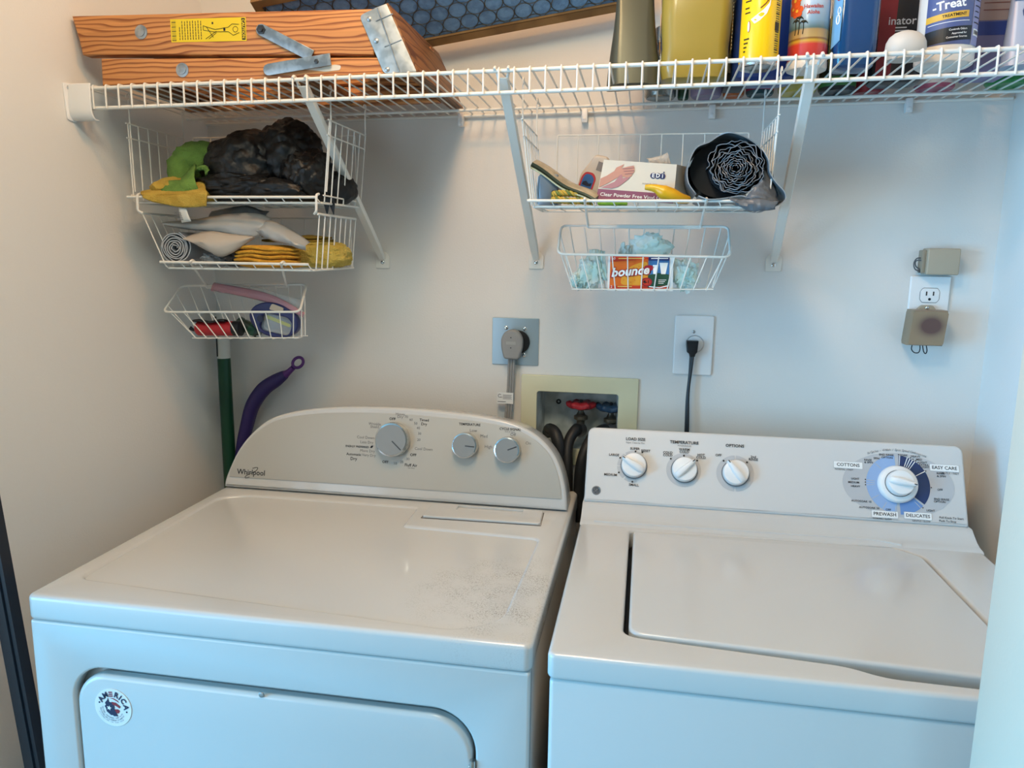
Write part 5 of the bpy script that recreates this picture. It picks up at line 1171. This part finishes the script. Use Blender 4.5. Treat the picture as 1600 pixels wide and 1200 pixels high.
    a_, b_, c_, d_ = at(830, 257, -.262), at(928, 313, -.285), at(940, 307, -.24), at(842, 254, -.215)
    n_ = (b_-a_).cross(d_-a_).normalized(); n_ = n_ if n_.z > 0 else -n_; ux = (b_-a_).normalized()
    m = MB(); secs = []
    for q in range(13):
        f = q/12; p, r_ = a_.lerp(b_, f), d_.lerp(c_, f); th = .0045*(1-.25*f)
        sg = Vector((0, 0, -.004*math.sin(math.pi*f)+.002*math.sin(f*9)))
        secs.append([p+sg, p.lerp(r_, .03)+n_*th+sg, p.lerp(r_, .5)+n_*(th+.003)+sg, r_.lerp(p, .03)+n_*th*.8+sg, r_+sg, r_.lerp(p, .05)-n_*th*.6+sg, p.lerp(r_, .5)-n_*th+sg, p.lerp(r_, .05)-n_*th+sg])
    m.loft(secs); m.build('packet', mat('packet_beige', '#a3957a', .45, coat=.2, var=('#b7ab92', 55)), t, sharp=60)
    e = MB(); e.loft([[s_[0]+Vector((0, -.0012, -.0002)), s_[1]+Vector((0, -.0012, -.0005)), s_[7]+Vector((0, -.0008, .0)) ] for s_ in secs]); e.build('foil_edge', mat('dark_green_foil', '#2a3324', .3, .3), t)
    f_ = MB(); f_.tube([s_[7]+Vector((0, -.001, -.001)) for s_ in secs], .0016, 6); f_.build('pale_rim', mat('foil_rim', '#b9bd9d', .35), t)
    t = thing('sponge_pack', (.88, -.19, zb), 'tilted white plastic pack with a red and blue label behind the glove box', 'package')
    Q = frame((.8800, -.196, 1.5420), (.88, 0, -.30), (.30, 0, .90), (0, -1, 0))
    o = smooth_corner([(-.024, -.030), (.030, -.036), (.030, .030), (.010, .047), (-.012, .044), (-.026, .004)], (.006,)*6)
    MB().plate(o, .030, Q, bevel=.005, base=-.030).build('pack', mat('pack_white', '#c2b6a6', .35, coat=.2), t)
    m = MB(); m.plate(smooth_corner([(-.022, -.029), (.004, -.031), (.004, .004), (-.004, .012), (-.018, .010), (-.0225, .0)], (.006,)*6), .0004, Q, base=.0002); 
    m.plate(smooth_corner([(-.019, -.028), (.001, -.030), (.001, .002), (-.006, .008), (-.016, .007), (-.0195, -.002)], (.005,)*6), .0004, Q, base=.0006, mi=1)
    m.plate([(-.017, -.008), (-.012, -.005), (-.006, -.009), (-.001, -.006), (-.001, -.012), (-.008, -.014), (-.017, -.013)], .0003, Q, base=.0011, mi=2)
    m.plate([(-.002, .018), (.010, .018), (.010, .034), (-.002, .034)], .0003, Q, base=.0002, mi=3); m.plate([(.012, -.004), (.024, -.004), (.024, .006), (.012, .006)], .0003, Q, base=.0002, mi=3)
    m.build('pack_label', [mat('pack_red', '#b5343a', .4), mat('pack_blue', '#2f5f9a', .4), mat('pack_dark', '#161b33', .4), mat('pack_grey', '#7d7670', .5)], t, flat=True)
    t = thing('glove_box', (.96, -.22, zb), 'white and mauve carton of clear vinyl gloves in the wire basket', 'box')
    A, B_, C_, D_ = at(931.5, 311, -.268), at(1052, 318, -.262), at(1057.5, 257, -.252), at(943.5, 249.5, -.258)
    back = Vector((.028, .085, .004)); m = MB(); m.add([A, B_, C_, D_, A+back, B_+back, C_+back, D_+back], [(0, 1, 2, 3), (4, 7, 6, 5), (0, 4, 5, 1), (1, 5, 6, 2), (2, 6, 7, 3), (3, 7, 4, 0)])
    cb = m.build('carton', mat('carton_white', '#ddd3c2', .5), t, flat=True)
    nn = (B_-A).cross(D_-A).normalized(); nn = nn if nn.y < 0 else -nn
    G = lambda u, v, h=0: (A.lerp(B_, u)).lerp(D_.lerp(C_, u), v)+nn*(h+.0004)
    mauve = mat('mauve_print', '#8a4f68', .5)
    m = MB(); m.add([G(0, 0), G(1, 0), G(1, .235), G(0, .26)], [(0, 1, 2, 3)]); m.build('mauve_band', mauve, cb, flat=True)
    m = MB(); GT = lambda x, y, h=0: G(x, y*1.9, h)
    m.text('Clear Powder Free Vinyl Gloves', lambda x, y, h=0: G(.04+x, .125-x*.02+y*1.75, .0006), width=.93, x=.465, bold=.012); m.build('box_lettering', whitep, cb, flat=True)
    m = MB(); 
    for i, ch in enumerate('EDi'):
        cx = .700+i*.062
        m.plate(circ(cx, .675, .040, 20, .075), .0002, lambda x, y, h=0: G(x, y, .0002+h))
        m.text(ch, lambda x, y, h=0, cx=cx: G(cx+x, .675+y*1.9, .0012), size=.075, mi=1, bold=.03)
    m.plate(circ(.838, .775, .010, 12, .018), .0002, lambda x, y, h=0: G(x, y, .0004+h))
    m.text('POWDER FREE', lambda x, y, h=0: G(.665+x, .455+y*1.8, .0006), width=.19, mi=2)
    m.build('oval_emblem', [mat('emblem_navy', '#2b3563', .45), whitep, grayp], cb, flat=True)
    skin, skin2 = mat('print_skin', '#c98f7c', .5), mat('print_skin_mauve', '#b77f83', .5)
    m = MB(); K = lambda pts, mi, base=.0002: m.plate([(a_, b_) for a_, b_ in pts], .0002, lambda x, y, h=0: G(x, y, base+h), mi=mi)
    K([(.005, .29), (.005, .52), (.08, .60), (.17, .73), (.19, .82), (.25, .88), (.29, .92), (.27, .84), (.25, .80), (.34, .86), (.42, .90), (.43, .86), (.44, .80), (.44, .74), (.42, .68), (.41, .62), (.34, .58), (.28, .62), (.22, .56), (.12, .42)], 0)
    K([(.03, .29), (.12, .38), (.20, .46), (.25, .62), (.28, .66), (.30, .56), (.40, .60), (.33, .46), (.26, .34), (.18, .285)], 1, .0005)
    for p, q_ in (((.28, .80), (.43, .84)), ((.30, .74), (.44, .775)), ((.32, .67), (.43, .705))): m.tube([G(*p, .001), G(*q_, .001)], .0004, 4, mi=1)
    m.build('hands_picture', [skin, skin2], cb, flat=True)
    film('protruding_glove', [G(.55, 1.0)+back*.4, G(.70, 1.0)+back*.4, G(.84, 1.0)+back*.4], [at(1010, 247, -.22), at(1030, 244, -.22), at(1043, 238, -.22)], mat('glove_film', '#c9c4b8', .3, alpha=.6), t, bulge=.003, thick=.0005)
    # yellow rubber glove finger
    t = thing('rubber_glove', (1.0, -.275, zb), 'yellow rubber glove with its cuff poking out in front of the vinyl glove carton', 'glove')
    P = [at(1008, 292.5, -.282), at(1016, 293, -.283), at(1026, 295, -.283), at(1036, 300, -.282), at(1050, 305, -.280), at(1064, 310, -.276), at(1076, 312, -.268)]; rr = [.0042, .0055, .0072, .0118, .0115, .0085, .006]
    fine = smooth_path(P, 4); rf = []
    for i in range(len(fine)): 
        f = i/4; j = min(int(f), len(rr)-2); rf.append(rr[j]*(1-(f-j))+rr[j+1]*(f-j))
    MB().tube(fine, rf, 16).build('glove', mat('yellow_rubber', '#d9a71a', .35, coat=.2), t)
    # dark rolled bags
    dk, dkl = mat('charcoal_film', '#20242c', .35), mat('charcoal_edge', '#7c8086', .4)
    t = thing('bag_roll', (1.115, -.22, zb), 'big charcoal-grey roll of plastic bags spilling over the basket edge', 'roll')
    m = MB(); ribbon(m, spiral(1.1165, 1.5500, .004, .0455, 11.5, .93, .20, 10, 5, 64), .0011, -.300, -.135, 0, 1, wob=.010, seed=3)
    m.build('rolled_film', [dk, dkl], t, sharp=70)
    MB().lathe([(.042, 0), (.042, .13)], lambda a_, b_, h=0: Vector((1.1165+a_, -.282+h, 1.5500+b_*.93)), 36).build('dark_filler', mat('charcoal_core', '#15181e', .6), t)  # dark filler behind the wound film, painted as its shaded inside
    MB().lathe([(.050, 0), (.050, .12)], lambda a_, b_, h=0: Vector((1.0960+a_, -.270+h, 1.5505+b_*.90)), 36).build('gap_filler', mat('charcoal_core', '#15181e', .6), t)  # dark back fill, painted shade for the open inside of the wrap
    wrap = [(1.0560, 1.5085), (1.0430, 1.5260), (1.0400, 1.5480), (1.0450, 1.5680), (1.0540, 1.5830), (1.0720, 1.5905), (1.0880, 1.6010), (1.1020, 1.6035), (1.1240, 1.5985), (1.1440, 1.5890), (1.1570, 1.5770), (1.1660, 1.5600), (1.1690, 1.5430), (1.1800, 1.5270), (1.1930, 1.5130), (1.1965, 1.5020), (1.1900, 1.4940), (1.1780, 1.4900), (1.1600, 1.4925), (1.1440, 1.4990), (1.1280, 1.5060), (1.1000, 1.5020), (1.0760, 1.5000), (1.0600, 1.5060)]
    wp = [(p.x, p.y) for p in smooth_path([(a_, b_, 0) for a_, b_ in wrap], 4)]
    m = MB(); ribbon(m, wp, .0016, -.306, -.130, 0, 1, wob=.012, seed=8); m.build('outer_wrap', [mat('slate_film', '#5f656b', .38, bump=(30, .6, .008)), mat('slate_edge', '#8a9094', .45)], t, sharp=70)
    film('loose_tail', [at(1186, 262, -.285), at(1184, 285, -.300), at(1165, 310, -.312)], [at(1205, 268, -.262), at(1213, 300, -.285), at(1216, 318, -.305)], mat('slate_film', '#5f656b', .38), t, bulge=.006, ruf=.005, seed=9, thick=.0012)
    film('hanging_fold', [at(1138, 309, -.312), at(1160, 312, -.314), at(1190, 310, -.314), at(1214, 314, -.310)], [at(1150, 319, -.314), at(1165, 328, -.316), at(1190, 330, -.318), at(1211, 327, -.314)], mat('slate_film', '#5f656b', .38), t, bulge=.006, ruf=.004, seed=11, thick=.0012)
    t = thing('green_sponge', (.93, -.275, zb), 'flat bright green scouring pad beneath the vinyl glove carton', 'sponge')
    MB().box(.895, .945, -.294, -.272, zb+.0005, zb+.0065, r=.002).build('pad', mat('pad_green', '#6f9a2f', .9, bump=(300, .9, .002)), t)
    # ---- lower right trough
    teal = mat('dryer_sheet', '#dbe6e2', .7, alpha=.66, var=('#b4d9d6', 26))
    def sheet(lbl, c, r_, seed, top, bot):
        t = thing('dryer_sheet', c, lbl, 'dryer sheet', 'crumpled dryer sheets')
        MB().blob(c, r_, seed=seed, amp=.45, freq=2.0, sub=4, sharp=1.1).build('crumpled_sheet', teal, t)
        film('loose_corner', top, bot, teal, t, bulge=.004, ruf=.006, seed=seed, thick=.0003)
    sheet('pale teal crumpled dryer sheet squeezed between the white sheet and orange box', (.882, -.196, 1.378), (.026, .016, .030), 41, [at(921, 388, -.20), at(945, 392, -.20)], [at(922, 430, -.205), at(950, 440, -.205)])
    sheet('pale teal crumpled dryer sheet rising above the orange box', (.985, -.188, 1.420), (.036, .013, .030), 44, [at(972, 378, -.195), at(985, 385, -.195)], [at(965, 398, -.19), at(990, 400, -.19)])
    sheet('pale teal crumpled dryer sheet beside the blue end of the orange box', (1.052, -.192, 1.374), (.022, .014, .027), 47, [at(1050, 398, -.20), at(1075, 420, -.20)], [at(1052, 440, -.20), at(1085, 448, -.20)])
    sheet('small white crumpled dryer sheet lying in the trough corner', (.861, -.198, 1.362), (.018, .012, .016), 49, [at(903, 420, -.205), at(915, 416, -.205)], [at(900, 448, -.205), at(915, 450, -.205)])
    t = thing('dryer_sheet_box', (.967, -.2, 1.35), 'orange and blue dryer sheet box standing in the small wire trough', 'box')
    A, B_, C_, D_ = at(948.5, 454, -.208), at(1051, 455, -.208), at(1052.5, 398, -.208), at(950.5, 398, -.208)
    back = Vector((0, .022, .001)); m = MB(); m.add([A, B_, C_, D_, A+back, B_+back, C_+back, D_+back], [(0, 1, 2, 3), (4, 7, 6, 5), (0, 4, 5, 1), (1, 5, 6, 2), (2, 6, 7, 3), (3, 7, 4, 0)])
    cb = m.build('carton', mat('carton_bright_white', '#e2e4e2', .45), t, flat=True)
    nn = Vector((0, -1, 0)); G = lambda u, v, h=0: (A.lerp(B_, u)).lerp(D_.lerp(C_, u), v)+nn*(h+.0003)
    m = MB(); Pl = lambda pts, mi, base=0: m.plate(pts, .0002, lambda x, y, h=0: G(x, y, h+base), mi=mi)
    Pl([(.035, .05), (.94, .05), (.94, .96), (.035, .96)], 0)
    Pl([(.035, .14), (.64, .14), (.64, .88), (.035, .80)], 1, .0002)
    Pl(smooth_corner([(.20, .16), (.58, .16), (.64, .46), (.60, .84), (.36, .70), (.22, .44)], (.1,)*6), 2, .0004)
    Pl([(.62, .84), (.94, .84), (.94, .96), (.62, .96)], 3, .0006)
    Pl([(.62, .45), (.94, .45), (.94, .84), (.62, .84)], 4, .0006); Pl([(.62, .09), (.94, .17), (.94, .46), (.78, .50), (.62, .44)], 5, .0008)
    Pl([(.70, .47), (.755, .47), (.775, .72), (.69, .72)], 6, .0010); Pl([(.82, .47), (.885, .47), (.92, .78), (.79, .78)], 6, .0010)
    Pl([(.64, .11), (.80, .08), (.94, .14), (.94, .17), (.80, .105), (.64, .135)], 6, .0012)
    Pl(circ(.60, .25, .085, 24, .12), 7, .0012); Pl(circ(.60, .25, .060, 24, .085), 0, .0014)
    m.text('4-1', lambda x, y, h=0: G(.60+x, .25+y*1.6, .0019), width=.09, mi=8, bold=.04)
    for dx, dy in ((.28, .62), (.33, .70), (.40, .64), (.30, .36), (.42, .30), (.36, .24), (.48, .68), (.25, .30)): Pl(circ(dx, dy, .010, 8, .014), 1, .0008)
    m.text('60', lambda x, y, h=0: G(.085+x, .895+y*1.7, .0012), width=.055, mi=6)
    Pl([(.16, .885), (.56, .885), (.56, .91), (.16, .91)], 9, .0006); Pl([(.66, .885), (.92, .885), (.92, .91), (.66, .91)], 6, .0010); Pl([(.16, .105), (.38, .105), (.38, .13), (.16, .13)], 9, .0008)
    m.text('2', lambda x, y, h=0: G(.065+x, .11+y*1.7, .0012), size=.06, mi=6)
    for i in range(3): Pl([(.78, .30-i*.045), (.90-.02*i, .30-i*.045), (.90-.02*i, .315-i*.045), (.78, .315-i*.045)], 6, .0012)
    bt = lambda x, y, h=0: G(.345+x, .535+x*.16+y*1.75, .0016+h)
    m.text('bounce', lambda x, y, h=0: bt(x, y, .0), width=.62, mi=7, bold=.085, slant=.2); m.text('bounce', lambda x, y, h=0: bt(x, y, .0006), width=.58, mi=6, bold=.03, slant=.2)
    Pl(smooth_corner([(.56, .52), (.68, .56), (.72, .66), (.66, .72), (.56, .70)], (.06,)*5), 7, .0010)
    m.build('box_artwork', [mat('box_red', '#c43d22', .45), mat('box_orange', '#dd6a20', .45), mat('box_amber', '#e59a2c', .45), mat('box_navy', '#1f2f6a', .45), mat('box_sky', '#3d74a8', .45), mat('box_green', '#234a36', .45), whitep, mat('box_crimson', '#a3202e', .45), black, mat('box_yellow_print', '#e8c46a', .45)], cb, flat=True)
basket_things()

# ------------------------------------------------------------------ handles and pole leaning on the walls
def leaning_things():
    p0, p1, p2 = Vector((.0460, -.040, 0)), Vector((.0430, -.042, 1.168)), Vector((.0425, -.042, 1.262))
    t = thing('broom_handle', tuple(p0), 'dark green broom handle with a white end standing in the wall corner', 'broom')
    MB().tube([p0, p0.lerp(p1, .5), p1], .0145, 16).build('handle', mat('handle_green', '#12402a', .35), t)
    MB().tube([p1-Vector((0, 0, .001)), p2, p2+Vector((0, 0, .012))], [.0152, .0152, .012], 16).build('white_end', mat('handle_white', '#c6c8c2', .4), t)
    e = MB(); e.box(p1.x-.0075, p1.x-.0055, -.0585, -.0560, 1.172, 1.262); e.build('end_seam', black, t)
    t = thing('curved_brush_handle', (.06, -.04, .80), 'purple curved cleaning brush handle with a hanging loop behind the dryer console', 'brush')
    y = -.036; P = [at(u, v, y) for u, v in ((372, 790), (374, 745), (378, 700), (386, 664), (395, 633), (412, 608), (432, 594), (446, 585))]
    rr = [.0105, .0120, .0135, .0150, .0162, .0168, .0150, .0098]; fine = smooth_path(P, 5); rf = []
    for i in range(len(fine)):
        f = i/5; j = min(int(f), len(rr)-2); rf.append(rr[j]*(1-(f-j))+rr[j+1]*(f-j))
    MB().tube(fine, rf, 16).build('grip', mat('purple_rubber', '#33245e', .5), t)
    mg = mat('purple_magenta', '#5a2a72', .45)
    nk = MB(); nk.tube(smooth_path([at(443, 587, y), at(450, 582, y), at(458, 574.5, y)], 5), [.0100, .0096, .0092, .0086, .0080, .0074, .0068, .0066, .0064, .0062, .0062], 12)
    nk.build('neck', mg, t)
    c = at(465.5, 566.5, y); d = Vector((.80, 0, .60)); e_ = Vector((-.60, 0, .80))
    MB().tube([c+d*.0140*math.cos(R(q))+e_*.0105*math.sin(R(q)) for q in range(0, 360, 15)], .0034, 10, closed=True).build('hanging_loop', mg, t)
    y0 = -.66
    t = thing('dark_pole', (lw(-.66)+.02, -.64, 0), 'dark navy flat pole leaning upright on the wall in front corner of the dryer', 'pole')
    a_, b_ = at(62, 1200, -.690), at(0, 866, -.705)
    d = (a_-b_); k = a_.z/(-d.z); base = a_+d*((a_.z-.0)/(-d.z)); up = b_-d*.9
    w = Vector((.028, 0, 0)); dp = Vector((0, .018, 0))
    m = MB(); L_ = [base, a_, b_, up]
    m.loft([[p-w, p-w*.62, p-w*.60-dp*.15, p-w*.30-dp*.15, p-w*.28, p, p+dp, p-w+dp] for p in L_]); m.build('pole', mat('navy_black_bar', '#101a28', .35), t, sharp=30)
leaning_things()
